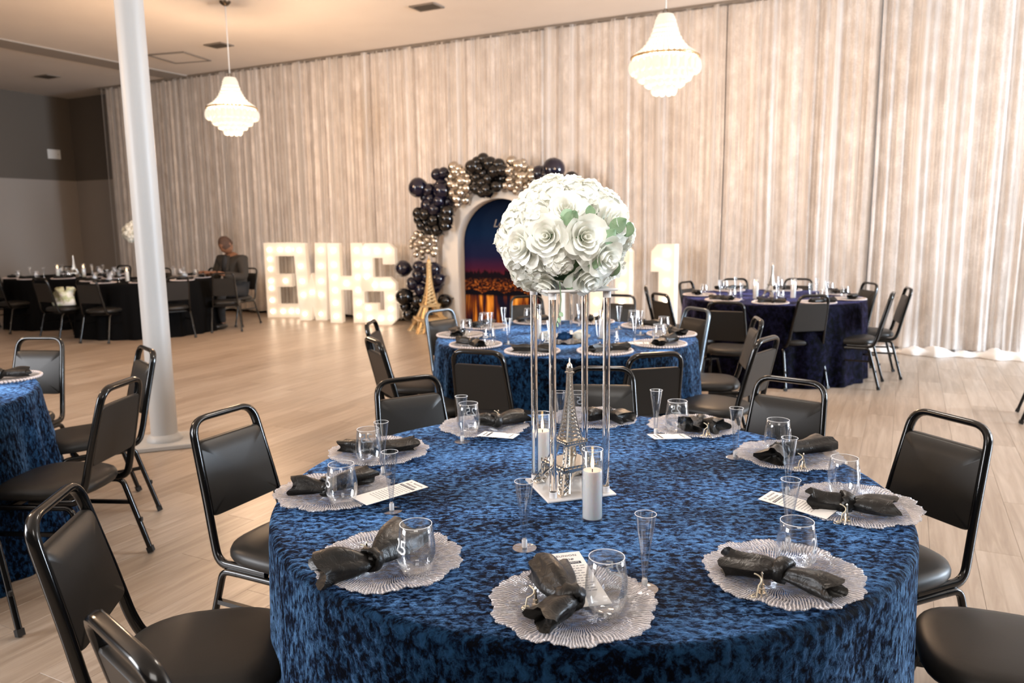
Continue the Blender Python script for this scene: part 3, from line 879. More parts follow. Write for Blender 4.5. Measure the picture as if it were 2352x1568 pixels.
def make_glass():
    t = thing('stemless_glass', 'glass', 'glass')
    b = B()
    outer = [p for p in GP[1:]]
    prof = outer + [(.0340, .1152)] + [(r - .0013, z) for r, z in reversed(GP[4:-1])] + [(.027, .008), (.012, .006)]
    b.lathe(prof, 40, cap0=True, cap1=True)
    put('bowl', b.mesh('bowl', M['glass'], True, 50), t)
    rb = B(); rb.tube([(.0345 * cos(2 * pi * i / 40), .0345 * sin(2 * pi * i / 40), .115) for i in range(40)], .0007, .0007, 5, closed=True)
    put('lip', rb.mesh('lip', M['etch'], True, 0), t)
    def wrapper(z0):
        def f(co):
            z = z0 + co.y; r = glass_r(z) + .0006 + co.z; a = -pi / 2 + co.x / .041
            return Vector((r * cos(a), r * sin(a), z))
        return f
    put('etched_text', text_mesh('25', .044, M['etch'], .0001, .9, 0, wrapper(.072)), t)
    put('etched_text', text_mesh('reunion', .0125, M['etch'], .0001, 1.05, 0, wrapper(.036)), t)
    return t
GLASS = Proto(make_glass())
def make_flute():
    t = thing('champagne_flute', 'flute', 'flute')
    bowl = [(.0048, .014), (.0058, .024), (.0072, .045), (.0100, .075), (.0140, .105), (.0185, .135), (.0225, .165)]
    prof = bowl + [(r - .0009, z) for r, z in reversed(bowl[1:])]
    put('bowl', B().lathe(prof, 28).mesh('bowl', M['plastic'], True, 50), t)
    rb = B(); rb.tube([(.0222 * cos(2 * pi * i / 32), .0222 * sin(2 * pi * i / 32), .165) for i in range(32)], .0006, .0006, 5, closed=True)
    put('lip', rb.mesh('lip', M['etch'], True, 0), t)
    put('socket', B().lathe([(.0065, .003), (.0065, .020), (.0050, .022)], 16).mesh('socket', M['socket'], True, 40), t)
    put('foot', B().lathe([(.005, .004), (.018, .0030), (.0285, .0016), (.0285, .0004), (.005, .0)], 32).mesh('foot', M['plastic'], True, 40), t)
    return t
FLUTE = Proto(make_flute())
# towers: four lattice legs, platforms, arches, spire
def tower_w(k):   # half width at height share k
    return .5 * (.055 + .945 * (1 - min(1, k / .97)) ** 2.6) if k < .97 else .5 * .05
def make_tower(name, h, w, mm, dense=True, cat='figurine'):
    t = thing(name, 'tower', cat)
    bw = .0052 * h / .37 * (1.0 if dense else 1.3)
    def hw(z): return w * tower_w(z / h)
    p1, p2 = .165 * h, .345 * h
    for sx_ in (-1, 1):
        for sy in (-1, 1):
            b = B()
            nz_ = 9
            zs = [p2 * i / nz_ for i in range(nz_ + 1)]
            prev = None
            for z in zs:
                o = hw(z); th = max(.28 * w * (1 - z / p2 * .78) * .5, .018 * w) if z < p1 else max(.15 * w * (1 - (z - p1) / (p2 - p1) * .3) * .5, .02 * w)
                i_ = max(o - th * 1.15, .004 * w)
                ring = [Vector((sx_ * a, sy * c, z)) for a, c in ((o, o), (i_, o), (i_, i_), (o, i_))]
                if prev:
                    for k in range(4):
                        b.bar(prev[k], ring[k], bw)
                        k2 = (k + 1) % 4
                        b.bar(prev[k], ring[k2], bw * .7); b.bar(prev[k2], ring[k], bw * .7)
                prev = ring
            b.box((sx_ * (hw(0) - .07 * w), sy * (hw(0) - .07 * w), .006 * h), (.19 * w, .19 * w, .012 * h))
            put('tower_leg', b.mesh('tower_leg', mm, False), t)
    for z, e, hh in ((p1, 1.18, .028), (p2, 1.3, .022)):
        b = B(); o = hw(z) * e
        b.box((0, 0, z), (2 * o, 2 * o, hh * h), None, .003 * h)
        b.box((0, 0, z + hh * h * .75), (2 * o * .93, 2 * o * .93, hh * h * .6))
        for k in range(9):
            q_ = -o + 2 * o * k / 8
            for s_ in (-1, 1):
                b.box((q_, s_ * o, z + hh * h * .7), (bw * .6, bw * .6, hh * h)); b.box((s_ * o, q_, z + hh * h * .7), (bw * .6, bw * .6, hh * h))
        put('platform', b.mesh('platform', mm, False), t)
    for ax in range(4):
        b = B(); o = hw(p1 * .25) * .98; rr = hw(0) * .62
        pth = []
        for i in range(13):
            a = pi * i / 12
            z = .02 * h + p1 * .78 * sin(a)
            oo = hw(z) * .985
            pth.append(Matrix.Rotation(ax * pi / 2, 4, 'Z') @ Vector((rr * cos(a) * 1.0, -oo, z)))
        b.tube(pth, bw * .9, bw * .7, 5)
        for i in range(1, 12):
            q_ = pth[i].copy(); q_.z = p1
            b.bar(pth[i], q_, bw * .5)
        put('arch', b.mesh('arch', mm, False), t)
    b = B(); z = p2; prev = None
    nz_ = 18 if dense else 12
    for i in range(nz_ + 1):
        z = p2 + (.88 * h - p2) * i / nz_
        o = max(hw(z), .022 * w)
        ring = [Vector((a * o, c * o, z)) for a, c in ((1, 1), (-1, 1), (-1, -1), (1, -1))]
        if prev:
            for k in range(4):
                k2 = (k + 1) % 4
                b.bar(prev[k], ring[k], bw); b.bar(prev[k], ring[k2], bw * .7); b.bar(prev[k2], ring[k], bw * .7)
        prev = ring
    b.lathe([(hw(p2) * .45, p2), (w * .022, .88 * h)], 6)
    put('shaft', b.mesh('shaft', mm, False), t)
    b = B()
    b.box((0, 0, .885 * h), (.13 * w, .13 * w, .014 * h), None, .002 * h); b.box((0, 0, .91 * h), (.10 * w, .10 * w, .03 * h), None, .004 * h)
    b.lathe([(.055 * w, .925 * h), (.05 * w, .945 * h), (.02 * w, .96 * h), (.012 * w, .965 * h), (.010 * w, 1.0 * h)], 10)
    put('spire', b.mesh('spire', mm, True, 40), t)
    return t
SILVER_TOWER = Proto(make_tower('tower_figurine', .375, .155, M['silver']))
def make_charm():
    t = thing('tower_keychain', 'charm', 'keychain')
    h, w = .052, .022; b = B()
    for sx_ in (-1, 1):
        for sy in (-1, 1):
            b.tube([(sx_ * w * tower_w(k) * .8, sy * w * tower_w(k) * .8, k * h) for k in (0, .1, .2, .35, .5)], .0026, .0026, 5)
    b.lathe([(.0055, .33 * h), (.0032, .6 * h), (.0018, .9 * h), (.0026, .93 * h), (.0010, h)], 8)
    b.box((0, 0, .17 * h), (.0155, .0155, .003), None, .001); b.box((0, 0, .35 * h), (.011, .011, .003), None, .001)
    put('tower_charm', b.mesh('tower_charm', M['charm'], True, 40), t)
    pth = [(.001 + .012 * sin(2 * pi * k / 16) - .012, .006 * cos(2 * pi * k / 16), .050 - .040 * k / 16 if k < 9 else .006 + .026 * (16 - k) / 8 * 0) for k in range(17)]
    put('chain', B().tube([(x - .004, y, max(.002, z)) for x, y, z in pth], .0015, .0015, 5).mesh('chain', M['cord'], True, 0), t)
    put('key_ring', B().tube([(-.022 + .008 * cos(2 * pi * k / 16), .004 + .008 * sin(2 * pi * k / 16), .0018) for k in range(16)], .0011, .0011, 5, closed=True).mesh('key_ring', M['charm'], True, 0), t)
    return t
CHARM = Proto(make_charm())
def make_candle():
    t = thing('led_candle', 'candle', 'candle')
    prof = [(.012, .0), (.0265, .0), (.0275, .004), (.0275, .186), (.0262, .188), (.0258, .186), (.0258, .004), (.012, .003)]
    put('glass_cylinder', B().lathe(prof, 36).mesh('glass_cylinder', M['glass'], True, 50), t)
    put('wax_pillar', B().lathe([(.02, .0045), (.0250, .006), (.0250, .128), (.0238, .133), (.018, .130), (.004, .127)], 32).mesh('wax_pillar', M['wax'], True, 50), t)
    wk = put('wick', B().lathe([(.0012, .127), (.0012, .138)], 6).mesh('wick', M['wick']), t)
    put('flame', B().lathe([(.0008, .136), (.0038, .142), (.0046, .149), (.0036, .158), (.0016, .168), (.0003, .176)], 10).mesh('flame', M['flame'], True, 0), t)
    rb = B(); rb.tube([(.0268 * cos(2 * pi * i / 36), .0268 * sin(2 * pi * i / 36), .188) for i in range(36)], .0007, .0007, 5, closed=True)
    put('lip', rb.mesh('lip', M['etch'], True, 0), t)
    return t
CANDLE = Proto(make_candle())
def make_card(w_, l_, detail):
    t = thing('program_card', 'card', 'card')
    put('sheet', B().box((0, 0, 0), (w_, l_, .0012)).mesh('sheet', M['card'], False), t)
    z = .0008
    if detail:
        put('printed_text', text_mesh('25   REUNION', .0115, M['ink'], .0001, 1.1), t, (.002, l_ * .5 - .016, z))
        put('printed_text', text_mesh('Welcome', .017, M['ink'], .0001, 1.0, .35), t, (-.005, l_ * .5 - .032, z))
        put('title_bar', B().box((0, 0, 0), (w_ * .8, .010, .0003)).mesh('title_bar', M['ink'], False), t, (0, l_ * .5 - .049, z))
        put('printed_text', text_mesh('PROGRAM OF EVENTS', .0072, M['card'], .0001, 1.05), t, (0, l_ * .5 - .049, z + .0002))
        b = B(); r_ = random.Random(3)
        for k in range(11):
            yy = l_ * .5 - .064 - k * .0105
            if yy < -l_ * .5 + .008: break
            x = -w_ * .33
            while x < w_ * .33:
                q_ = r_.uniform(.004, .012); b.box((x + q_ / 2, yy, 0), (q_, .0016, .0002)); x += q_ + .003
        ln = put('text_lines', b.mesh('text_lines', M['ink'], False), t, (0, 0, z)); ln['kind'] = 'stuff'
    else:
        b = B()
        b.box((0, l_ * .5 - .035, 0), (w_ * .8, .008, .0003)); b.box((0, -l_ * .5 + .02, 0), (w_ * .7, .003, .0003)); b.box((0, l_ * .5 - .018, 0), (w_ * .6, .004, .0003))
        put('print_bars', b.mesh('print_bars', M['ink'], False), t, (0, 0, z))
    return t
CARD = Proto(make_card(.105, .225, True)); CARD_S = Proto(make_card(.085, .14, False))

# ------------------------------------------------------------------ near table: ten settings
SEAT = ['nearest the camera', 'at front right, napkin tied flat', 'at the right rim beside the slanted program', 'behind the right rim setting', 'at back right, program sticking out in front',
        'behind the tower and acrylic posts', 'at back left, program in front', 'second from the back on the left rim', 'at the left rim with a long program', 'at front left, large open napkin']
PL_XY = [(.115, 1.433), (.576, 1.553), (.905, 1.950), (.888, 2.386), (.667, 2.760), (.314, 2.898), (-.107, 2.795), (-.450, 2.487), (-.513, 2.105), (-.285, 1.645)]
GL_XY = [(.178, 1.400), (.607, 1.566), (.898, 2.005), (.858, 2.412), (.592, 2.69), (.244, 2.85), (-.16, 2.693), (-.459, 2.358), (-.466, 2.0), (-.212, 1.575)]
GL_ROT = [150, 55, 70, 80, 175, 150, 170, 200, 300, -52]
FL_XY = [(.272, 1.512), (.024, 1.724), (.645, 1.714), (.767, 2.061), (.721, 2.409), (.515, 2.689), (.17, 2.681), (-.18, 2.628), (-.404, 2.286), (-.329, 1.973)]
FL_LAB = ['right of the nearest glass, foot under the charger', 'standing alone in front of the white base plate', 'beside the program at the right rim', 'behind the slanted program at right',
          'inward of the right rear chargers', 'left of the back right setting', 'right behind the tower', 'behind the back left glass', 'behind the long program on the left', 'in front of the long program on the left']
NAPK = [((.070, 1.545), (.108, 1.405), (.045, 1.325), 1.25, .85), ((.455, 1.562), (.561, 1.520), (.640, 1.425), 1.0, .8), ((.775, 1.932), (.861, 1.905), (.970, 1.865), 1.0, 1.05),
        ((.800, 2.295), (.851, 2.362), (1.030, 2.440), 1.15, 1.1), ((.625, 2.675), (.684, 2.730), (.745, 2.665), 1.2, 1.1), ((.285, 2.86), (.362, 2.865), (.430, 2.80), 1.0, 1.15),
        ((-.125, 2.815), (-.062, 2.780), (.040, 2.848), 1.0, 1.1), ((-.575, 2.490), (-.449, 2.445), (-.335, 2.496), .9, .9), ((-.620, 2.090), (-.525, 2.070), (-.435, 2.19), 1.0, 1.05), ((-.425, 1.540), (-.315, 1.592), (-.262, 1.735), 1.45, 1.4)]
CHM = {0: (.040, 1.400, -20), 1: (.497, 1.452, 30), 2: (.828, 1.822, 10), 3: (.880, 2.245, 5), 4: (.685, 2.612, 0), 6: (-.055, 2.835, 40), 9: (-.330, 1.625, 70)}
GS = 'settings on the near table'
for k in range(10):
    x, y = PL_XY[k]
    c = put('charger_plate', CHARGER[k % 3], None, (x, y, TZ), (0, 0, k * 1.3))
    tag(c, 'pressed clear glass charger ' + SEAT[k], 'charger plate', 'glass chargers on the near table')
    p0, pk, p1, o0, o1 = NAPK[k]
    napkin(p0, pk, p1, TZ + .012, 'black satin napkin on the charger ' + SEAT[k], k, 'black napkins on the near table', 1.0, o0, o1)
    gx, gy = GL_XY[k]
    GLASS.place('stemless glass etched 25, at the charger ' + SEAT[k], (gx, gy, TZ + .0095), R(GL_ROT[k]), 'stemless glasses on the near table')
    fx_, fy_ = FL_XY[k]
    FLUTE.place('clear plastic champagne flute ' + FL_LAB[k], (fx_, fy_, TZ + (.0005)), k * .7, 'champagne flutes on the near table')
for k, (x, y, a) in CHM.items():
    CHARM.place('gold tower keychain on the charger ' + SEAT[k], (x, y, TZ + .012), R(a), 'tower keychains')
def tilt(o, rx, ry, rz):
    o.rotation_euler = (rx, ry, rz); return o
c = CARD.place('white printed program under the glass nearest the camera', (.118, 1.522, TZ + .021), R(10)); tilt(c, R(3), 0, R(12))
c = CARD.place('long white program card on the left rim setting', (-.345, 2.055, TZ + .024), R(-52), scale=.86); tilt(c, R(2), R(-2), R(-52))
c = CARD.place('slanted white program card at the right rim setting', (.745, 1.925, TZ + .024), R(40), scale=.80); tilt(c, R(3), 0, R(48))
c = CARD_S.place('white program card before the back left charger', (-.052, 2.642, TZ + .020), R(80), scale=.95); tilt(c, R(0), R(4), R(72))
c = CARD_S.place('white program card before the back right charger', (.545, 2.598, TZ + .020), R(70), scale=.95); tilt(c, R(2), R(4), R(98))

# ------------------------------------------------------------------ stand, candles, tower
SC_X, SC_Y, SC_R = .162, 2.138, R(-35)
def make_stand():
    t = thing('flower_stand', 'stand', 'flower stand')
    put('base_plate', B().box((0, 0, .004), (.205, .205, .007), None, .002).mesh('base_plate', M['white_acrylic']), t)
    put('top_plate', B().box((0, 0, .582), (.205, .205, .007), None, .002).mesh('top_plate', M['white_acrylic']), t)
    rod = B().lathe([(.0080, .0), (.0098, .002), (.0098, .24), (.0098, .48), (.0098, .555), (.0080, .557)], 20).mesh('acrylic_post', M['acrylic'], True, 40)
    fer = B().lathe([(.0112, 0), (.0112, .016), (.009, .018)], 16).mesh('post_socket', M['white_acrylic'], True, 40)
    for sx_ in (-1, 1):
        for sy in (-1, 1):
            r_ = put('acrylic_post', rod, t, (sx_ * .079, sy * .079, .0145))
            put('post_socket', fer, r_, (0, 0, -.0065)); put('post_socket', fer, r_, (0, 0, .545))
    return t
STAND = Proto(make_stand())
STAND.place('clear acrylic four-post flower stand on the near table', (SC_X, SC_Y, TZ), R(16.7), 'acrylic flower stands')
SILVER_TOWER.place('silver lattice tower figurine inside the acrylic stand on the near table', (.163, 2.150, TZ + .008), R(30), 'silver tower figurines')
CANDLE.place('white LED candle in a glass cylinder in front of the near acrylic stand', (.203, 1.900, TZ), 0, 'candles on the near table')
CANDLE.place('white LED candle in a glass cylinder behind the left post of the near stand', (.090, 2.285, TZ), 0, 'candles on the near table')

# ------------------------------------------------------------------ flowers
def rose_mesh(seed, size=.047, mm=None):
    """wrapped cup petals with rolled lips, layer over layer"""
    r_ = random.Random(seed); b = B()
    layers = [(2, .0015, .0055, .012, .046, 105, .0), (3, .003, .0115, .010, .046, 78, .001), (4, .005, .019, .006, .044, 62, .002), (5, .007, .027, .002, .040, 54, .004), (5, .009, .0355, -.002, .034, 52, .007), (6, .010, .044, -.008, .022, 46, .009)]
    for n, r0, r1, z0, z1, al, lip in layers:
        a0 = r_.random() * 6
        for k in range(n):
            ac = a0 + 2 * pi * k / n + r_.uniform(-.12, .12); hh = r_.uniform(.90, 1.06); rr_ = r_.uniform(.93, 1.06); p1 = r_.random() * 6
            rows = []
            for i in range(7):
                v = i / 6; row = []
                for j in range(8):
                    u_ = j / 7 * 2 - 1
                    vv = v * (1 - .10 * u_ * u_ - .24 * u_ ** 4)
                    ang_ = ac + R(al) * u_ * (.40 + .60 * sqrt(v)) 
                    l2 = max(0, (vv - .70) / .30) ** 2
                    rad = (r0 + (r1 - r0) * vv ** .75) * rr_ * (1 + .05 * u_ * (1 if k % 2 else -1)) + lip * l2 * (1 + .5 * sin(3 * u_ + p1))
                    z = z0 + (z1 - z0) * hh * vv ** 1.15 - lip * .9 * l2 + .0012 * sin(4 * u_ + p1) * v
                    row.append((rad * cos(ang_), rad * sin(ang_), z))
                rows.append(row)
            b.grid(rows)
    s_ = size / .047
    b.v = [(x * s_, y * s_, z * s_) for x, y, z in b.v]
    return b.mesh('rose', mm or M['petal'], True, 0)
def hydrangea_mesh(seed, rad=.052):
    r_ = random.Random(seed); b = B(); cnt = 17
    for k in range(cnt):
        ph = math.acos(1 - (k + .5) / cnt * .90); th = k * 2.39996 + r_.uniform(-.2, .2)
        d = Vector((sin(ph) * cos(th), sin(ph) * sin(th), cos(ph)))
        q_ = d.to_track_quat('Z', 'Y').to_matrix().to_4x4()
        base = d * rad * r_.uniform(.70, .92)
        spin = r_.random() * 6
        for p_ in range(4):
            w_, l_ = .0155 * r_.uniform(.9, 1.12), .027 * r_.uniform(.9, 1.12)
            up_ = r_.uniform(.10, .55); p1 = r_.random() * 6
            rows = []
            for i in range(6):
                v = i / 5
                wid = w_ * (.22 + .78 * sin(pi * min(1, v / 1.16)) ** .7)
                rows.append([(u_ * wid, l_ * (v - .16 * u_ * u_ * v), l_ * (up_ * v - .55 * up_ * v * v * 1.2) + .0022 * sin(3 * u_ + p1) * v + .004 * u_ * u_ * v) for u_ in (-1, -.6, -.2, .2, .6, 1)])
            Mx = Matrix.Translation(base) @ q_ @ Matrix.Rotation(spin + p_ * pi / 2 + r_.uniform(-.12, .12), 4, 'Z')
            b.grid([[Mx @ Vector(p) for p in row] for row in rows])
    return b.mesh('hydrangea_head', M['petal'], True, 0)
ROSES = [rose_mesh(k) for k in range(3)]
HYD = [hydrangea_mesh(40 + k) for k in range(4)]
def leaf_mesh():
    rows = []
    for i in range(7):
        v = i / 6; wd = .017 * sin(pi * (v * .92 + .06)) ** .7
        rows.append([(wd * u_, .003 * u_ * u_ - .008 * v * v, .040 * v) for u_ in (-1, -.5, 0, .5, 1)])
    return B().grid(rows).mesh('leaf', M['leaf'], True, 0)
LEAF = leaf_mesh()
def make_ball():
    t = thing('floral_ball', 'flowers', 'flower arrangement')
    put('foam_core', B().sphere((0, 0, 0), .125, 16, 12, (1.0, 1.0, .84)).mesh('foam_core', M['stem'], True, 0), t)
    RX, RZ = .146, .128
    placed = []
    def aim(d, name, me, scale, depth=1.0, roll=0.0):
        d = Vector(d).normalized()
        k = 1 / sqrt((d.x ** 2 + d.y ** 2) / RX ** 2 + d.z ** 2 / RZ ** 2) * depth
        o = put(name, me, t, d * k, (d.to_track_quat('Z', 'Y').to_matrix().to_4x4() @ Matrix.Rotation(roll, 4, 'Z')).to_euler(), scale)
        placed.append(d); return o
    r_ = random.Random(11)
    # camera looks along +y: front roses (x to the right, z up), -y toward the camera
    for x, z, s_ in ((-.33, .05, 1.16), (.22, .03, 1.22), (.54, -.28, 1.22), (.34, -.66, 1.08), (-.72, -.08, 1.1), (.72, .24, 1.05), (-.40, -.80, .92), (.82, -.50, .95), (-.05, .46, 1.0)):
        y = -sqrt(max(0.04, 1 - x * x - z * z))
        aim((x, y, z), 'rose', ROSES[r_.randint(0, 2)], s_, .88, r_.random() * 6)
    for a in (40, 80, 120, 150, 200, 235):
        for z in (-.3, .3):
            aim((cos(R(a)), abs(sin(R(a))) + .1, z + r_.uniform(-.15, .15)), 'rose', ROSES[r_.randint(0, 2)], 1.05, .88, r_.random() * 6)
    n_rose = len(placed)
    for k in range(72):
        zz = 1 - 2 * (k + .5) / 72; th = k * 2.39996
        d = Vector((sqrt(1 - zz * zz) * cos(th), sqrt(1 - zz * zz) * sin(th), zz))
        if d.z < -.82: continue
        if any(d.dot(p) > .93 for p in placed[:n_rose]): continue
        aim(d, 'hydrangea_head', HYD[r_.randint(0, 3)], r_.uniform(.74, .90), r_.uniform(.80, .90), r_.random() * 6)
    for x, z, s_ in ((-.05, .22, 1.0), (-.12, .30, .9), (.60, .10, 1.15), (.52, -.08, 1.0), (.86, .02, .9), (-.52, -.16, .9), (.28, -.45, .9), (.05, -.86, 1.0), (-.72, -.72, .8), (.62, -.62, 1.0), (.30, .34, .7)):
        y = -sqrt(max(.02, 1 - min(.98, x * x + z * z)))
        d = Vector((x, y, z)); k = Vector((x * RX, y * RX, z * RZ)) * 1.10
        put('leaf', LEAF, t, k, (R(r_.uniform(-20, 20)) , R(r_.uniform(-60, 60)), r_.uniform(-.6, .6)), s_)
    st = B().tube([(-.02, -.10, -.10), (-.018, -.125, -.14), (-.022, -.128, -.175), (-.03, -.126, -.20)], .0012, .0012, 5)
    put('hanging_sprig', st.mesh('hanging_sprig', M['stem'], True, 0), t)
    for k in range(3):
        put('leaf', LEAF, t, (-.022 - .003 * k, -.128, -.17 - .012 * k), (R(150), R(40 * (k - 1)), .5 * k), .30)
    return t
BALL = Proto(make_ball())
BALL.place('big ivory rose and hydrangea ball on the near acrylic stand', (SC_X - .012, SC_Y, TZ + .720), 0, 'ivory flower balls', 1.12)

# ------------------------------------------------------------------ middle table
STAND.place('clear acrylic four-post flower stand on the middle table', (*C2, TZ), R(20), 'acrylic flower stands')
BALL.place('ivory flower ball on the middle table stand, hidden behind the near one', (C2[0], C2[1], TZ + .738), 2.2, 'ivory flower balls')
def loose_rose(x, y, me, label, s_):
    o = put('loose_rose', me, None, (x, y, TZ + .03), (R(-35), 0, 0), s_)
    return tag(o, label, 'flower', 'roses at the foot of the middle stand')
BLUE = rose_mesh(9, .047, M['blue_petal'])
mirr = tag(put('mirror_tray', B().lathe([(.12, .0), (.12, .005)], 40).mesh('mirror_tray', M['mirror'], True, 30), None, (C2[0] - .02, C2[1] - .27, TZ)), 'round dark mirror under the loose roses on the middle table', 'tray')
loose_rose(.225, 4.86, ROSES[0], 'white loose rose left of the blue one on the middle table', 1.05)
loose_rose(.335, 4.84, BLUE, 'deep blue loose rose between two white ones on the middle table', 1.0)
loose_rose(.440, 4.86, ROSES[1], 'white loose rose right of the blue one on the middle table', 1.15)
CANDLE.place('white LED candle right of the roses on the middle table', (.60, 5.02, TZ), 0, 'candles on the middle table')
CANDLE.place('white LED candle left of the posts on the middle table', (.17, 5.05, TZ), 0, 'candles on the middle table')
def setting(C_, ang, where, group, r_=.715, full=True, card=False, seed=0, flute=True, keychain=True, zrot=0):
    a = R(ang); cx_, cy_ = C_[0] + r_ * cos(a), C_[1] + r_ * sin(a)
    dx, dy = cos(a), sin(a); tx, ty = -dy, dx
    rr = random.Random(seed * 13 + int(ang))
    BEADED.place('clear plate with beaded rim ' + where, (cx_, cy_, TZ), a, 'beaded plates on ' + group)
    j = rr.uniform(-.02, .02)
    def q_(f, s_): return (cx_ + dx * f + tx * s_, cy_ + dy * f + ty * s_)
    napkin(q_(.03 + j, .135), q_(.02 + j, 0.02), q_(.05, -.11), TZ + .010, 'black napkin on the plate ' + where, seed, 'black napkins on ' + group)
    GLASS.place('stemless glass on the plate ' + where, (*q_(-.045, .075 + j), TZ + .006), a + 2.0, 'stemless glasses on ' + group)
    if flute:
        FLUTE.place('champagne flute beside the plate ' + where, (*q_(-.205, .05 + j), TZ + .0005), a, 'champagne flutes on ' + group)
    if card:
        c_ = CARD_S.place('white program card by the plate ' + where, (*q_(-.10, -.09), TZ + .018), a - 1.0, 'program cards on ' + group, .9)
    if keychain:
        CHARM.place('gold tower keychain by the napkin ' + where, (*q_(-.03, -.02), TZ + .007), a, 'tower keychains')
MIDP = ['at front left of the middle table', 'at front right of the middle table', 'at right front of the middle table', 'at the right rim of the middle table', 'at right rear of the middle table',
        'at back right of the middle table', 'at back left of the middle table', 'at left rear of the middle table', 'at the left rim of the middle table', 'at left front of the middle table']
for k, ang in enumerate((250, 285, 321, 357, 33, 69, 105, 141, 177, 214)):
    setting(C2, ang, MIDP[k], 'the middle table', card=k in (0, 2), seed=k)
# ------------------------------------------------------------------ far table
FARP = ['at front left of the far table', 'at front right of the far table', 'at right front of the far table', 'at right rear of the far table', 'at back right of the far table',
        'at back left of the far table', 'at left rear of the far table', 'at left front of the far table']
for k, ang in enumerate((250, 285, 325, 10, 60, 110, 165, 212)):
    setting(C3, ang, FARP[k], 'the far table', seed=20 + k, card=k == 0, keychain=k in (0, 1))
SILVER_TOWER.place('silver tower figurine between the candles of the far table', (C3[0], C3[1] + .02, TZ), .5, 'silver tower figurines', .9)
CANDLE.place('lit candle left of the tower on the far table', (2.40, 7.52, TZ), 0, 'candles on the far table')
CANDLE.place('lit candle right of the tower on the far table', (2.78, 7.55, TZ), 0, 'candles on the far table')
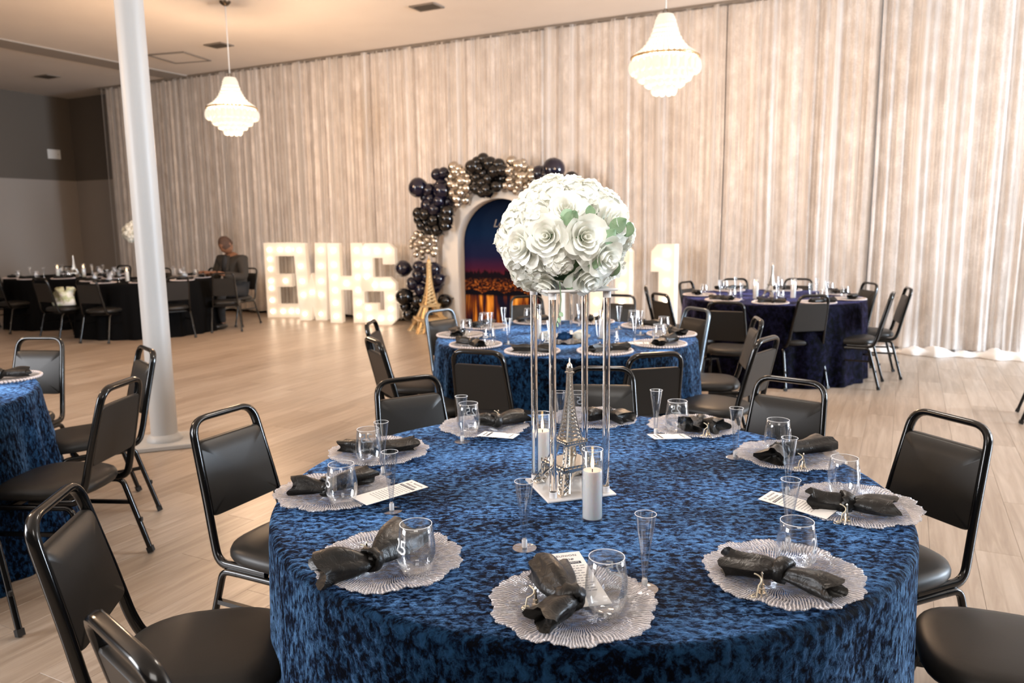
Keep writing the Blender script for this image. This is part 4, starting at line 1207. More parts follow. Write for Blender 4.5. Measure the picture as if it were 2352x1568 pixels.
# cropped table: one plate in view
BEADED.place('clear plate with beaded rim on the cropped blue table', (-2.60, 3.86, TZ), .5, 'beaded plates on the cropped table')
napkin((-2.72, 3.80), (-2.62, 3.85), (-2.50, 3.90), TZ + .010, 'black napkin on the beaded plate of the cropped table', 40, 'black napkins')
BALLOONS = [(-6.293,9.497,2.04,0.147,0),(-4.218,9.582,2.213,0.154,0),(-4.44,9.619,2.173,0.109,0),(-6.687,9.615,0.87,0.128,0),(-6.372,9.556,0.904,0.096,0),(-6.088,9.515,0.873,0.115,0),(-6.598,9.486,0.463,0.135,1),(-5.944,9.574,0.413,0.109,1),(-6.413,9.556,0.398,0.103,1),(-6.536,9.496,0.203,0.096,1),(-6.129,9.566,0.342,0.103,1),(-6.141,9.598,0.63,0.122,0),(-5.258,9.552,2.402,0.083,1),(-5.725,9.541,2.308,0.083,2),(-6,9.536,2.216,0.09,0),(-5.88,9.52,2.235,0.083,0),(-5.901,9.506,1.98,0.128,0),(-5.932,9.537,2.073,0.096,0),(-4.999,9.511,2.305,0.09,1),(-5.403,9.497,2.292,0.103,1),(-4.833,9.578,2.349,0.077,2),(-4.658,9.556,2.132,0.096,2),(-4.853,9.611,2.024,0.09,2),(-4.697,9.503,2.28,0.083,2),(-4.542,9.588,2.221,0.071,2),(-5.779,9.589,2.18,0.083,2),(-5.597,9.534,2.111,0.083,2),(-6.326,9.592,1.364,0.071,2),(-6.476,9.548,0.657,0.103,0),(-6.012,9.507,0.735,0.103,0),(-6.135,9.536,1.998,0.102,0),(-6.12,9.549,1.878,0.094,0),(-6.03,9.501,1.729,0.101,0),(-5.954,9.599,1.761,0.081,0),(-5.85,9.581,1.829,0.078,0),(-5.94,9.463,1.845,0.082,0),(-6.169,9.53,1.788,0.108,0),(-6.078,9.612,2.031,0.078,0),(-6.248,9.587,1.903,0.078,0),(-6.15,9.516,1.44,0.084,1),(-6.333,9.535,1.59,0.08,1),(-5.815,9.47,1.59,0.097,1),(-6.008,9.511,1.43,0.095,1),(-6.054,9.518,1.569,0.104,1),(-6.186,9.501,1.663,0.098,1),(-6.237,9.582,1.542,0.081,1),(-5.993,9.579,1.626,0.081,1),(-5.833,9.462,1.493,0.081,1),(-5.811,9.475,1.689,0.098,1),(-6.323,9.518,1.679,0.091,1),(-6.126,9.575,1.653,0.079,1),(-6.282,9.524,1.504,0.079,1),(-6,9.597,1.531,0.082,1),(-6.085,9.565,1.174,0.054,2),(-6.313,9.579,1.122,0.051,2),(-6.34,9.609,1.04,0.047,2),(-6.357,9.474,1.228,0.043,2),(-6.194,9.537,1.296,0.047,2),(-6.431,9.538,1.322,0.05,2),(-6.198,9.559,1.134,0.047,2),(-6.401,9.582,1.163,0.049,2),(-6.085,9.53,1.1,0.057,2),(-6.096,9.549,1.342,0.055,2),(-6.04,9.484,1.283,0.046,2),(-6.462,9.512,1.201,0.042,2),(-6.23,9.605,1.232,0.052,2),(-6.271,9.559,1.188,0.04,2),(-6.357,9.46,1.087,0.047,2),(-6.266,9.468,1.256,0.056,2),(-6.484,9.55,1.27,0.04,2),(-6.376,9.533,1.386,0.051,2),(-6.356,9.59,0.57,0.111,0),(-6.377,9.558,0.779,0.105,0),(-6.256,9.594,0.759,0.093,0),(-6.259,9.564,0.875,0.093,0),(-6.284,9.501,0.259,0.084,1),(-6.203,9.591,0.203,0.078,1),(-6.616,9.531,0.312,0.089,1),(-6.482,9.603,0.247,0.081,1),(-6.302,9.609,0.446,0.089,1),(-5.488,9.478,2.005,0.064,2),(-5.677,9.481,2.042,0.062,2),(-5.589,9.61,1.847,0.075,2),(-5.673,9.507,1.865,0.072,2),(-5.743,9.468,2.076,0.058,2),(-5.546,9.51,2.229,0.072,2),(-5.496,9.555,2.101,0.072,2),(-5.584,9.465,1.944,0.061,2),(-5.723,9.475,1.945,0.058,2),(-5.67,9.518,1.784,0.046,2),(-5.617,9.552,2.019,0.057,2),(-5.54,9.6,1.923,0.05,2),(-5.629,9.512,2.198,0.059,2),(-5.488,9.521,2.174,0.05,2),(-5.666,9.469,2.234,0.061,2),(-5.615,9.5,2.277,0.067,2),(-5.049,9.492,2.212,0.099,1),(-5.011,9.477,2.021,0.083,1),(-5.196,9.557,1.977,0.104,1),(-5.173,9.569,2.119,0.102,1),(-5.258,9.579,2.208,0.089,1),(-5.366,9.539,1.993,0.084,1),(-5.278,9.553,2.072,0.086,1),(-5.363,9.554,2.151,0.081,1),(-4.993,9.612,2.12,0.097,1),(-5.145,9.528,2.326,0.103,1),(-5.276,9.522,1.948,0.078,1),(-5.342,9.534,2.355,0.085,1),(-4.933,9.481,2.226,0.086,1),(-5.303,9.535,2.265,0.086,1),(-4.833,9.546,2.181,0.051,2),(-4.75,9.6,1.998,0.05,2),(-4.804,9.506,2.236,0.049,2),(-4.73,9.537,2.172,0.046,2),(-4.621,9.567,1.998,0.056,2),(-4.606,9.521,2.264,0.054,2),(-4.499,9.491,2.13,0.054,2),(-4.886,9.565,2.288,0.051,2),(-4.573,9.603,2.035,0.063,2),(-4.663,9.59,2.333,0.049,2),(-4.833,9.503,2.098,0.059,2),(-4.674,9.47,2.054,0.056,2),(-4.915,9.539,2.027,0.062,2),(-4.796,9.605,1.949,0.047,2),(-4.813,9.604,2.137,0.052,2),(-4.841,9.465,2.214,0.045,2),(-4.244,9.549,2.084,0.081,0),(-4.115,9.513,2.074,0.102,0),(-4.328,9.497,2.042,0.097,0),(-4.289,9.529,2.147,0.08,0),(-3.981,9.59,1.938,0.091,1),(-3.914,9.471,2.081,0.097,1),(-3.791,9.532,1.983,0.097,1),(-3.828,9.471,1.892,0.088,1),(-4.041,9.547,2.015,0.077,1),(-3.624,9.487,1.654,0.054,2),(-3.67,9.527,1.562,0.063,2),(-3.802,9.497,1.667,0.052,2),(-3.637,9.601,1.722,0.077,2),(-3.811,9.593,1.572,0.073,2),(-3.78,9.561,1.777,0.071,2),(-3.773,9.619,1.624,0.052,2),(-3.603,9.606,1.451,0.091,0),(-3.596,9.527,1.317,0.104,0),(-3.733,9.535,1.298,0.088,0),(-3.647,9.559,1.164,0.104,0),(-3.696,9.536,1.424,0.098,0),(-3.498,9.543,1.391,0.085,0)]

# ------------------------------------------------------------------ marquee letters
def bar_rects(*rs):
    return rs
def letter(name, polys, bulbs, x, y, rz, label, H_=1.245, D_=.16):
    """polys: convex outlines in x, z (metres); front at y=0, body behind"""
    t = thing(name, label, 'marquee letter', (x, y, 0), rz, 'lit marquee letters')
    b = B()
    for pl_ in polys:
        b.prism([(p[0], p[1] + .004) for p in pl_], 0.0, D_)
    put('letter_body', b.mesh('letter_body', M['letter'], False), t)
    bm_ = BULB
    for bx_, bz_ in bulbs:
        put('bulb', bm_, t, (bx_, -.022, bz_))
    return t
BULB = B().sphere((0, 0, 0), .027, 12, 8).mesh('bulb', M['bulb'], True, 0)
Hh = 1.245
def rect(x0, z0, x1, z1): return [(x0, z0), (x1, z0), (x1, z1), (x0, z1)]
w_ = .19
E_ = [rect(-.30, 0, -.30 + w_, Hh), rect(-.30 + w_, Hh - .22, .28, Hh), rect(-.30 + w_, .515, .15, .725), rect(-.30 + w_, 0, .28, .22)]
Eb = [(-.205, z) for z in (.11, .30, .50, .62, .82, .98, Hh - .11)] + [(x, z) for z in (Hh - .11, .11) for x in (-.03, .11, .23)] + [(0.04, .62)]
W_ = [[(-.27, Hh), (-.225, 0), (-.035, 0), (-.08, Hh)], [(.08, Hh), (.035, 0), (.225, 0), (.27, Hh)], [(-.17, 0), (-.03, .42 + .0), (0, .76), (.0, .30), (-.045, 0)], [(.045, 0), (.0, .30), (0, .76), (.03, .42), (.17, 0)]]
W_[2] = [(-.18, .10), (-.035, 0), (.02, .38), (.0, .76)]
W_[3] = [(.035, 0), (.18, .10), (.0, .76), (-.02, .38)]
Wb = [(s_ * x, z) for s_ in (-1, 1) for x, z in ((.175, Hh - .11), (.165, .88), (.155, .64), (.145, .42), (.13, .11))] + [(0, .46)]
H_ = [rect(-.28, 0, -.28 + w_, Hh), rect(.28 - w_, 0, .28, Hh), rect(-.28 + w_, .52, .28 - w_, .73)]
Hb = [(sx_ * .185, z) for sx_ in (-1, 1) for z in (.11, .32, .52, .72, .92, Hh - .11)] + [(0, .625)]
c_ = .09
S_ = [[(-.27 + c_, Hh), (-.27, Hh - c_), (-.27, Hh - .22), (.27, Hh - .22), (.27, Hh - c_), (.27 - c_, Hh)][::-1], rect(-.27, .52 + .0, -.27 + w_, Hh - .21), rect(.27 - w_, Hh - .32, .27, Hh - .21),
      [(-.27, .52), (.27, .52), (.27, .73 - c_), (.27 - c_, .73), (-.27, .73)], rect(.27 - w_, .21, .27, .53), [(-.27 + c_, 0), (.27 - c_, 0), (.27, c_), (.27, .22), (-.27, .22), (-.27, c_)], rect(-.27, .21, -.27 + w_ + .06, .33), ]
Sb = [(x, Hh - .11) for x in (-.17, 0, .17)] + [(-.175, .92), (-.175, .74)] + [(x, .62) for x in (-.06, .08, .18)] + [(.18, .42), (.18, .25)] + [(x, .11) for x in (.17, .02, -.15)] + [(-.17, .27)]
Z_ = [rect(-.27, .09, -.27 + w_, Hh - .09), rect(.27 - w_, .09, .27, Hh - .09), [(-.27 + c_, Hh), (-.27, Hh - c_), (-.27, Hh - .22), (.27, Hh - .22), (.27, Hh - c_), (.27 - c_, Hh)][::-1], [(-.27 + c_, 0), (.27 - c_, 0), (.27, c_), (.27, .22), (-.27, .22), (-.27, c_)]]
Zb = [(sx_ * .175, z) for sx_ in (-1, 1) for z in (.12, .32, .52, .72, .92, Hh - .12)] + [(0, .11), (0, Hh - .11)]
O_ = [rect(-.04, 0, .16, Hh), [(-.14, Hh - .34), (-.03, Hh - .34), (-.03, Hh), (-.06, Hh), (-.14, Hh - .09)]]
Ob = [(.06, z) for z in (.12, .34, .56, .78, .98, Hh - .10)] + [(-.05, Hh - .22)]
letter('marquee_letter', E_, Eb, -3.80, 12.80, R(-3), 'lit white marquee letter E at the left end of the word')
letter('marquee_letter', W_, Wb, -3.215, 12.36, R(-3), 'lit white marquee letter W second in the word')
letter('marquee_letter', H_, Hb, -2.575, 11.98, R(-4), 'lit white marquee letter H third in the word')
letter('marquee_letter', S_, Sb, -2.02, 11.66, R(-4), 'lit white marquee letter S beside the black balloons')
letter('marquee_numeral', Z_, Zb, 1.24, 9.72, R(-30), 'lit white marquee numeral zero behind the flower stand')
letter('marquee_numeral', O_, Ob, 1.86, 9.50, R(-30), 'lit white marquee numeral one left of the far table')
def letter_lamp(loc, p): lamp('marquee_light', 'AREA', loc, p, (1.0, .66, .38), .9, (loc[0] + .1, loc[1] - 3, .2))

# ------------------------------------------------------------------ painted arch with night city print
A_S, A_T = -5.10, 9.60
arch = thing('photo_arch', 'white rounded photo arch with a night city print', 'photo backdrop', P(A_S, A_T), WALL_ROT)
OH, OW, IH, IW, AD = 1.99, .93, 1.87, .665, .20
def arch_pts(w_, h_, n=24):
    k = h_ - w_
    return [(-w_, 0)] + [(-w_ * cos(pi * i / n), k + w_ * sin(pi * i / n)) for i in range(n + 1)] + [(w_, 0)]
def arch_pts2(w_, h_, n=24):   # elliptical head
    k = h_ - w_ * .95
    return [(-w_, 0.004)] + [(-w_ * cos(pi * i / n), k + (h_ - k) * sin(pi * i / n)) for i in range(n + 1)] + [(w_, 0.004)]
o_, i_ = arch_pts2(OW, OH), arch_pts2(IW, IH)
b = B(); n = len(o_)
vs = [(x, 0, z) for x, z in o_] + [(x, 0, z) for x, z in i_] + [(x, AD, z) for x, z in o_] + [(x, AD, z) for x, z in i_]
fs = []
for k in range(n - 1):
    fs += [(k, k + 1, n + k + 1, n + k), (n + k, n + k + 1, 3 * n + k + 1, 3 * n + k), (2 * n + k + 1, 2 * n + k, 3 * n + k, 3 * n + k + 1), (k + 1, k, 2 * n + k, 2 * n + k + 1)]
b.add(vs, fs)
put('arch_frame', b.mesh('arch_frame', M['white_matte'], True, 35), arch)
def city():
    m_ = mat('night_city_print', (.01, .01, .03), .7, 0, specular_ior_level=.06)
    tc = N(m_, 'ShaderNodeTexCoord'); sx_ = N(m_, 'ShaderNodeSeparateXYZ'); L(m_, tc, 'Object', sx_, 'Vector')
    sky = ramp(m_, [(0.0, (.012, .005, .012)), (.02, (.10, .012, .022)), (.10, (.055, .010, .036)), (.25, (.010, .012, .050)), (.55, (.003, .017, .060)), (1.0, (.001, .004, .016))])
    zr = N(m_, 'ShaderNodeMapRange', inp={1: .78, 2: 1.87}); L(m_, sx_, 'Z', zr, 'Value'); L(m_, zr, 'Result', sky, 'Fac')
    # skyline silhouette
    wn = N(m_, 'ShaderNodeTexNoise', noise_dimensions='1D', inp={'Scale': 11., 'Detail': 6, 'Roughness': .75}); L(m_, sx_, 'X', wn, 'W')
    hm = N(m_, 'ShaderNodeMath', operation='MULTIPLY_ADD', inp={1: .34, 2: .66}); L(m_, wn, 'Fac', hm, 0)
    lt = N(m_, 'ShaderNodeMath', operation='LESS_THAN'); L(m_, sx_, 'Z', lt, 0); L(m_, hm, 'Value', lt, 1)
    # lit buildings and bridge lamps
    mp = N(m_, 'ShaderNodeMapping', inp={'Scale': (26, 1, 34)}); L(m_, tc, 'Object', mp, 'Vector')
    nb = N(m_, 'ShaderNodeTexNoise', inp={'Scale': 1.0, 'Detail': 3, 'Roughness': .7}); L(m_, mp, 'Vector', nb, 'Vector')
    lights = ramp(m_, [(.46, (.004, .003, .006)), (.58, (.25, .06, .012)), (.72, (.85, .34, .07))]); L(m_, nb, 'Fac', lights, 'Fac')
    band = N(m_, 'ShaderNodeMapRange', interpolation_type='SMOOTHSTEP', inp={1: .76, 2: .66, 3: .0, 4: 1.0}); L(m_, sx_, 'Z', band, 'Value')
    cityc = N(m_, 'ShaderNodeMix', data_type='RGBA'); cityc.inputs['A'].default_value = (.006, .004, .008, 1)
    L(m_, band, 'Result', cityc, 'Factor'); L(m_, lights, 'Color', cityc, 'B')
    m1 = N(m_, 'ShaderNodeMix', data_type='RGBA'); L(m_, lt, 'Value', m1, 'Factor'); L(m_, sky, 'Color', m1, 'A'); L(m_, cityc, 'Result', m1, 'B')
    # bridge: dark arcs
    bx = N(m_, 'ShaderNodeMath', operation='MULTIPLY', inp={1: 8.5}); L(m_, sx_, 'X', bx, 0)
    bsn = N(m_, 'ShaderNodeMath', operation='SINE'); L(m_, bx, 'Value', bsn, 0)
    ab = N(m_, 'ShaderNodeMath', operation='ABSOLUTE'); L(m_, bsn, 'Value', ab, 0)
    arc = N(m_, 'ShaderNodeMath', operation='MULTIPLY_ADD', inp={1: .055, 2: .515}); L(m_, ab, 'Value', arc, 0)
    lt2 = N(m_, 'ShaderNodeMath', operation='LESS_THAN'); L(m_, sx_, 'Z', lt2, 0); L(m_, arc, 'Value', lt2, 1)
    # river with long orange reflections
    rx = N(m_, 'ShaderNodeMapping', inp={'Scale': (9.5, 1, .9)}); L(m_, tc, 'Object', rx, 'Vector')
    rn = N(m_, 'ShaderNodeTexNoise', inp={'Scale': 1.0, 'Detail': 3, 'Roughness': .6}); L(m_, rx, 'Vector', rn, 'Vector')
    riv = ramp(m_, [(.44, (.006, .006, .020)), (.53, (.16, .035, .008)), (.62, (.80, .30, .035)), (.72, (1.0, .52, .10))]); L(m_, rn, 'Fac', riv, 'Fac')
    dk = N(m_, 'ShaderNodeMapRange', inp={1: .47, 2: .50, 3: 1., 4: 0.}); L(m_, sx_, 'Z', dk, 'Value')
    rv2 = N(m_, 'ShaderNodeMix', data_type='RGBA'); rv2.inputs['A'].default_value = (.004, .004, .008, 1); L(m_, dk, 'Result', rv2, 'Factor'); L(m_, riv, 'Color', rv2, 'B')
    m2 = N(m_, 'ShaderNodeMix', data_type='RGBA'); L(m_, lt2, 'Value', m2, 'Factor'); L(m_, m1, 'Result', m2, 'A'); L(m_, rv2, 'Result', m2, 'B')
    L(m_, m2, 'Result', bs(m_), 'Base Color')
    return m_
M['city'] = city()
pp = [(x, z) for x, z in i_]
put('printed_panel', B().prism([(x, z) for x, z in pp][::-1], AD - .02, AD - .005).mesh('printed_panel', M['city'], False), arch)
put('printed_text', text_mesh('Le', .16, M['silver'], .0005, 1.0, .35), arch, (-.10, AD - .022, 1.52), (pi / 2, 0, 0))

# ------------------------------------------------------------------ balloon garland
def balloon_mesh(mm):
    b = B().lathe([(.0001, -1.16), (.11, -1.19), (.05, -1.08), (.16, -1.0), (.45, -.83), (.74, -.58), (.93, -.24), (1.0, .10), (.96, .42), (.80, .72), (.52, .93), (.22, 1.03), (.0001, 1.05)], 16, cap0=False, cap1=False)
    return b.mesh('balloon', mm, True, 0)
BAL = [balloon_mesh(M[k]) for k in ('navy_balloon', 'black_balloon', 'silver_balloon')]
gar = thing('balloon_garland', 'navy, black and chrome balloon garland over the arch', 'balloon garland', P(A_S, A_T), WALL_ROT)
rb = random.Random(4)
for s, t_, z, r, c in BALLOONS:
    inside = hypot(s - A_S, max(0, z - 1.0)) 
    a = atan2(z - 1.0, s - A_S)
    d = Vector((cos(a), rb.uniform(-.9, -.2), sin(a) + rb.uniform(-.3, .3))).normalized()
    o = put('balloon', BAL[c], gar, (s - A_S, t_ - A_T - .06, z), d.to_track_quat('Z', 'Y').to_euler(), r)
    if c == 2: o['label'] = 'chrome silver balloon'
strip = B().tube([(-1.02, -.06, .25)] + [(-1.0 * cos(pi * i / 16), -.06, 1.05 + .98 * sin(pi * i / 16)) for i in range(0, 13)], .006, .006, 5)
put('garland_strip', strip.mesh('garland_strip', M['dark'], True, 0), gar)
gold = make_tower('floor_tower', 1.08, .52, M['gold'], False, 'tower'); gold.location = (-1.17, 10.95, 0); gold.rotation_euler = (0, 0, R(22))
gold['label'] = 'tall gold lattice tower standing on the floor before the balloons'

# ------------------------------------------------------------------ chandeliers
def make_chandelier():
    t = thing('chandelier', 'chandelier', 'chandelier')   # origin: bottom of the crystals
    H1 = .67
    prof = [(.060, .655), (.078, .625), (.092, .57), (.116, .50), (.150, .435), (.195, .380), (.240, .345), (.272, .325)]
    strand = B()
    for i in range(13):
        k = i / 12 * (len(prof) - 1); j = min(int(k), len(prof) - 2); f = k - j
        r = prof[j][0] * (1 - f) + prof[j + 1][0] * f; z = prof[j][1] * (1 - f) + prof[j + 1][1] * f
        strand.sphere((r, 0, z), .0165, 6, 4, (.7, .8, 1.35))
    sm = strand.mesh('bead_strand', M['crystal'], True, 0)
    for i in range(36): put('bead_strand', sm, t, (0, 0, 0), (0, 0, 2 * pi * i / 36))
    def ring(name, r, z, a, mm, n=40):
        put(name, B().tube([(r * cos(2 * pi * i / n), r * sin(2 * pi * i / n), z) for i in range(n)], a, a, 6, closed=True).mesh(name, mm, True, 0), t)
    ring('rim_ring', .292, .318, .010, M['gilt']); ring('top_ring', .062, .655, .007, M['gilt'], 24)
    put('crown', B().sphere((0, 0, .665), .058, 14, 8, (1, 1, .35)).mesh('crown', M['crystal'], True, 0), t)
    for r, ztop, zbot, cnt in ((.286, .295, .175, 24), (.212, .185, .115, 20), (.150, .125, .065, 14), (.088, .085, .0, 9)):
        drop = B().sphere((r, 0, (ztop + zbot) / 2), 1, 8, 8, (.030, .034, (ztop - zbot) / 2))
        dm = drop.mesh('crystal_drop', M['crystal'], True, 0)
        for i in range(cnt): put('crystal_drop', dm, t, (0, 0, 0), (0, 0, 2 * pi * i / cnt + r))
    put('inner_bowl', B().lathe([(.02, .03), (.06, .06), (.12, .13), (.18, .18), (.24, .26), (.25, .30)], 24, cap1=False).mesh('inner_bowl', M['crystal'], True, 0), t)
    top = CEIL - 2.62
    put('hook', B().tube([(.018 * cos(2 * pi * i / 12), 0, .70 + .022 * sin(2 * pi * i / 12)) for i in range(12)], .005, .005, 6, closed=True).mesh('hook', M['brass'], True, 0), t)
    put('cord', B().tube([(0, 0, .72), (0, 0, 1.1), (0, 0, top - .02)], .007, .007, 8).mesh('cord', M['plate_white'], True, 0), t)
    put('canopy', B().lathe([(.065, top), (.062, top - .02), (.035, top - .045), (.012, top - .055)], 24).mesh('canopy', M['brass'], True, 40), t)
    return t
CHAN = Proto(make_chandelier())
CHAN.place('lit crystal chandelier on a long cord above the letters', (-3.36, 9.62, 2.62), 0, 'lit crystal chandeliers')
CHAN.place('lit crystal chandelier over the tables, nearer the top of frame', (1.365, 7.0, 2.62), .1, 'lit crystal chandeliers')
for x, y in ((-3.36, 9.62), (1.365, 7.0)):
    lamp('chandelier_light', 'POINT', (x, y, 3.05), 290, WARM, .12)
    lamp('chandelier_light', 'POINT', (x, y, 2.50), 105, (1.0, .65, .39), .25)

# ------------------------------------------------------------------ far left tables
LEFTP = [(TB, (200, 245, 290, 335, 20, 65, 110, 155), 'the table behind the column'), (TA, (215, 255, 295, 335, 20, 70, 120), 'the far left table')]
CLK = {200: 'at left front', 245: 'at front left', 290: 'at front', 335: 'at right front', 20: 'at the right rim', 65: 'at back right', 110: 'at back', 155: 'at left rear', 215: 'at left front', 255: 'at front', 295: 'at front right', 70: 'at back right', 120: 'at back left'}
for C_, angs, nm in LEFTP:
    for k, ang in enumerate(angs):
        setting(C_, ang, CLK[ang] + ' of ' + nm, nm, seed=50 + k, keychain=False)
BALL.place('ivory flower ball on the table behind the white column', (TB[0] - .10, TB[1], TZ + .69), 1.0, 'ivory flower balls', 1.12)
STAND.place('acrylic flower stand mostly hidden by the white column', (*TB, TZ), .3, 'acrylic flower stands', .95)
CANDLE.place('lit candle at left of the far left table', (-7.10, 12.05, TZ), 0, 'candles on the far left tables', 1.1)
CANDLE.place('lit candle at right of the far left table', (-6.72, 12.10, TZ), 0, 'candles on the far left tables', 1.1)
CANDLE.place('lit candle against the left side of the white column', (-5.52, 11.05, TZ), 0, 'candles on the far left tables', 1.1)
SILVER_TOWER.place('tower figurine between the candles of the far left table', (-6.95, 12.25, TZ), .2, 'silver tower figurines', .95)
G5 = 'chairs around the table behind the column'; G6 = 'chairs around the far left table'
def around(C_, ang, r_, label, group, tw=0):
    a = R(ang); chair_back(C_[0] + r_ * cos(a), C_[1] + r_ * sin(a), ang + 180 + tw, label, group)
around(TB, 262, 1.30, 'black chair with its back to us left of the white column', G5)
around(TB, 312, 1.28, 'black chair with its back to us just right of the white column', G5)
around(TB, 225, 1.38, 'black chair holding the crumpled white gift bag', G5, 20)
chair_back(-4.13, 11.02, 108, 'gold-lit chair with its back to us in front of the seated man', G5)
around(TB, 60, 1.20, 'black chair behind the table right of the column', G5)
around(TB, 105, 1.22, 'black chair whose handle shows left of the column', G5)
around(TA, 178, 1.25, 'black chair at left of the far left table', G6)
around(TA, 120, 1.25, 'black chair behind the far left table', G6)
around(TA, 75, 1.22, 'black chair at back right of the far left table', G6)
around(TA, 252, 1.30, 'black chair in front of the far left table', G6)
around(TC, 5, 1.45, 'dark chair at the left frame edge beside the far left table', 'chairs around the cut table')
bg_ = B(); rows = []
rr = random.Random(2)
for i in range(9):
    v = i / 8; row = []
    for j in range(16):
        a = 2 * pi * j / 16
        k = (1 - .25 * v) * (1 + .14 * sin(3 * a + i) + .1 * rr.uniform(-1, 1)) * (1 if i < 8 else .15)
        row.append((.17 * k * cos(a) + .06 * v, .13 * k * sin(a), .01 + .22 * sin(v * pi / 2) * (1 + .15 * sin(2 * a))))
    rows.append(row)
bg_.grid(rows, True); bg_.f.append(tuple(reversed(range(16))))
ang = R(225); f_ = R(225 + 200)
bag = tag(put('gift_bag', bg_.mesh('gift_bag', M['bag'], True, 0), None, (TB[0] + 1.38 * cos(ang) + .30 * cos(f_), TB[1] + 1.38 * sin(ang) + .30 * sin(f_), .465), (0, 0, -.5)), 'crumpled white gift bag lying on a dark chair seat', 'bag')

# ------------------------------------------------------------------ seated man
def skin_mesh(name, joints, edges, mm, sub=2, root=0):
    me = bpy.data.meshes.new(name + '_skeleton')
    me.from_pydata([j[0] for j in joints], edges, [])
    o = bpy.data.objects.new(name + '_skeleton', me); COL.objects.link(o)
    md = o.modifiers.new('skin', 'SKIN'); md.use_smooth_shade = True
    if not me.skin_vertices: 
        pass
    for k, (p, r) in enumerate(joints):
        sv = me.skin_vertices[0].data[k]
        sv.radius = r if hasattr(r, '__len__') else (r, r)
        sv.use_root = k == root
    sd = o.modifiers.new('smooth', 'SUBSURF'); sd.levels = sub; sd.render_levels = sub
    bpy.context.view_layer.update()
    out = bpy.data.meshes.new_from_object(o.evaluated_get(bpy.context.evaluated_depsgraph_get()))
    bpy.data.objects.remove(o)
    out.name = name; out.materials.clear(); out.materials.append(mm)
    out.polygons.foreach_set('use_smooth', [True] * len(out.polygons))
    return out
man = thing('person', 'man in dark jacket and black shirt seated at table, head bowed', 'person', (-4.30, 11.93, 0), R(-26), None, 1.10)
# local frame: looks along -y, x to his left
hip, chest, neck = (0, .02, .53), (0, -.02, .84), (0, -.05, 1.00)
J = [((0, .04, .52), .13), ((0, .02, .66), .125), ((0, -.01, .82), .135), ((0, -.03, .95), .085), ((0, -.075, 1.035), .055),
     ((.10, .0, .50), .095), ((.15, -.40, .50), .066), ((.15, -.42, .27), .052), ((.15, -.40, .07), .040), ((.16, -.50, .035), .034),
     ((-.10, .0, .50), .095), ((-.14, -.38, .50), .066), ((-.14, -.34, .27), .052), ((-.14, -.28, .07), .040), ((-.15, -.38, .035), .034),
     ((.19, -.02, .93), .066), ((.27, -.08, .68), .048), ((.16, -.33, .74), .038), ((.11, -.41, .775), .026),
     ((-.19, -.02, .93), .066), ((-.27, -.08, .68), .048), ((-.15, -.33, .74), .038), ((-.09, -.40, .775), .026)]
ED = [(0, 1), (1, 2), (2, 3), (3, 4), (0, 5), (5, 6), (6, 7), (7, 8), (8, 9), (0, 10), (10, 11), (11, 12), (12, 13), (13, 14), (3, 15), (15, 16), (16, 17), (17, 18), (3, 19), (19, 20), (20, 21), (21, 22)]
JB = [(p_, r_ * (.88 if k not in (4, 18, 22) else 1)) for k, (p_, r_) in enumerate(J)]
bodym = skin_mesh('body', JB, ED, M['skin'])
# head with brow, nose, jaw, ears; bowed forward
hd = B(); rows = []
for i in range(17):
    v = i / 16; ph = pi * v; row = []
    for j in range(24):
        a = 2 * pi * j / 24
        x = .078 * sin(ph) * cos(a); y = .098 * sin(ph) * sin(a); z = -.125 * cos(ph)
        face = max(0, -sin(a)) ** 2
        if z < -.02: x *= 1 - .9 * abs(z + .02); y *= 1 - .4 * abs(z + .02)
        y += -.022 * math.exp(-((cos(a)) / .28) ** 2 - ((z + .015) / .030) ** 2) * face      # nose
        y += .010 * math.exp(-((abs(cos(a)) - .38) / .16) ** 2 - ((z - .015) / .018) ** 2) * face   # eye sockets
        y += -.008 * math.exp(-((cos(a)) / .5) ** 2 - ((z + .068) / .016) ** 2) * face     # lips
        y += -.006 * math.exp(-((z - .045) / .02) ** 2) * face                             # brow
        row.append((x, y, z))
    rows.append(row)
hd.grid(rows, True)
for s_ in (-1, 1): hd.sphere((s_ * .080, .010, .0), .030, 8, 6, (.35, .6, 1.0))
hm = hd.mesh('head', M['skin'], True, 0)
HM = Matrix.Translation((0, -.115, 1.13)) @ Matrix.Rotation(R(34), 4, 'X') @ Matrix.Rotation(R(-6), 4, 'Y')
hb = B(); 
for v in bodym.vertices: pass
import bmesh
bmx = bmesh.new(); bmx.from_mesh(bodym)
tmp = bpy.data.meshes.new('tmp'); tmp.from_pydata([HM @ Vector(p) for p in hd.v], [], hd.f)
bmx.from_mesh(tmp)
# hands: palm, four fingers and a thumb each, resting folded on the table edge
def hand(side):
    b = B(); ox, oy, oz = (.10 * side, -.43, .778)
    b.box((ox - .005 * side, oy - .03, oz), (.075, .085, .028), Matrix.Rotation(R(20 * side), 3, 'Z'), .012)
    for k, ln in enumerate((.062, .074, .070, .055)):
        x = ox + side * (-.035 + .019 * k) - .018 * side
        pth = [(x, oy - .06, oz + .002), (x - .006 * side, oy - .06 - ln * .5, oz + .008), (x - .014 * side, oy - .06 - ln * .85, oz - .006), (x - .018 * side, oy - .06 - ln, oz - .018)]
        b.tube(pth, .0085, .0085, 7, taper=[1, .95, .85, .6])
    b.tube([(ox - .035 * side, oy - .01, oz), (ox - .062 * side, oy - .035, oz - .002), (ox - .066 * side, oy - .065, oz - .008)], .0100, .0095, 7, taper=[1.1, 1, .7])
    return b
for s_ in (-1, 1):
    h_ = hand(s_); t2 = bpy.data.meshes.new('tmp'); t2.from_pydata(h_.v, [], h_.f); bmx.from_mesh(t2); bpy.data.meshes.remove(t2)
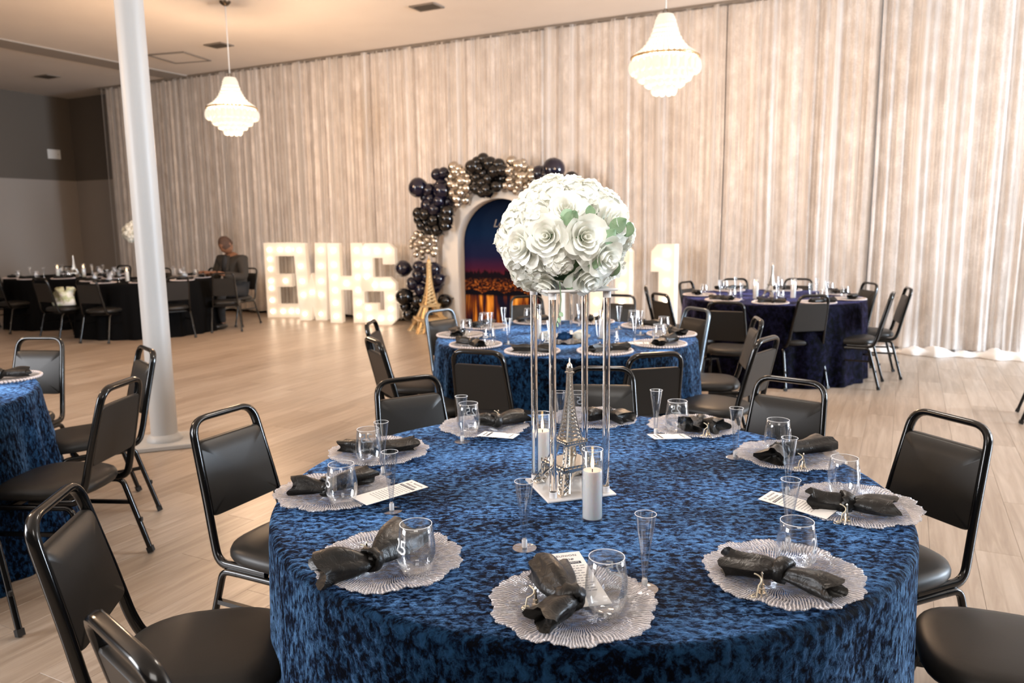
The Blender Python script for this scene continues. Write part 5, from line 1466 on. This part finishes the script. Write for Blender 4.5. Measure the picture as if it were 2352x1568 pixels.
bmx.to_mesh(bodym); bmx.free(); bpy.data.meshes.remove(tmp)
bodym.polygons.foreach_set('use_smooth', [True] * len(bodym.polygons))
put('body', bodym, man)
JJ = [(J[k][0], (J[k][1] + .026)) for k in (0, 1, 2, 3, 15, 16, 17, 19, 20, 21)]
JJ[0] = ((0, .04, .50), .165); JJ[1] = ((0, .02, .66), .165); JJ[2] = ((0, -.005, .82), .170); JJ[3] = ((0, -.015, .950), .112); JJ[6] = ((.15, -.345, .745), .050); JJ[9] = ((-.14, -.345, .745), .050)
put('jacket', skin_mesh('jacket', JJ, [(0, 1), (1, 2), (2, 3), (3, 4), (4, 5), (5, 6), (3, 7), (7, 8), (8, 9)], M['jacket']), man)
put('shirt_front', B().sphere((0, -.135, .86), .11, 14, 10, (.50, .50, 1.25)).mesh('shirt_front', M['shirt'], True, 0), man)
put('lapel', B().bar((.068, -.185, .78), (.052, -.125, .985), .035, .012).mesh('lapel', M['jacket']), man)
put('lapel', B().bar((-.068, -.185, .78), (-.052, -.125, .985), .035, .012).mesh('lapel', M['jacket']), man)
TJ = [(J[k][0], J[k][1] + .008) for k in (0, 5, 6, 7, 8, 10, 11, 12, 13)]
TJ[0] = ((0, .03, .535), .125)
put('trousers', skin_mesh('trousers', TJ, [(0, 1), (1, 2), (2, 3), (3, 4), (0, 5), (5, 6), (6, 7), (7, 8)], M['trouser']), man)
for x, y in ((.155, -.45), (-.145, -.33)):
    put('shoe', B().sphere((x, y, .045), .05, 12, 8, (.95, 2.5, .85)).mesh('shoe', M['shoe'], True, 0), man)
cap = B(); rows = []
for i in range(8):
    ph = pi * .5 * i / 7 * 1.12
    rows.append([(.086 * sin(ph) * cos(2 * pi * j / 20), .104 * sin(ph) * sin(2 * pi * j / 20) + .006, .132 * cos(ph)) for j in range(20)])
cap.grid(rows, True)
put('cropped_hair', B().join(cap, HM).mesh('cropped_hair', M['hair'], True, 0), man)
chair_back(-4.30 + .33 * sin(R(26)), 11.93 + .33 * cos(R(26)), -90 - 26, 'chair the seated man sits on', G5)
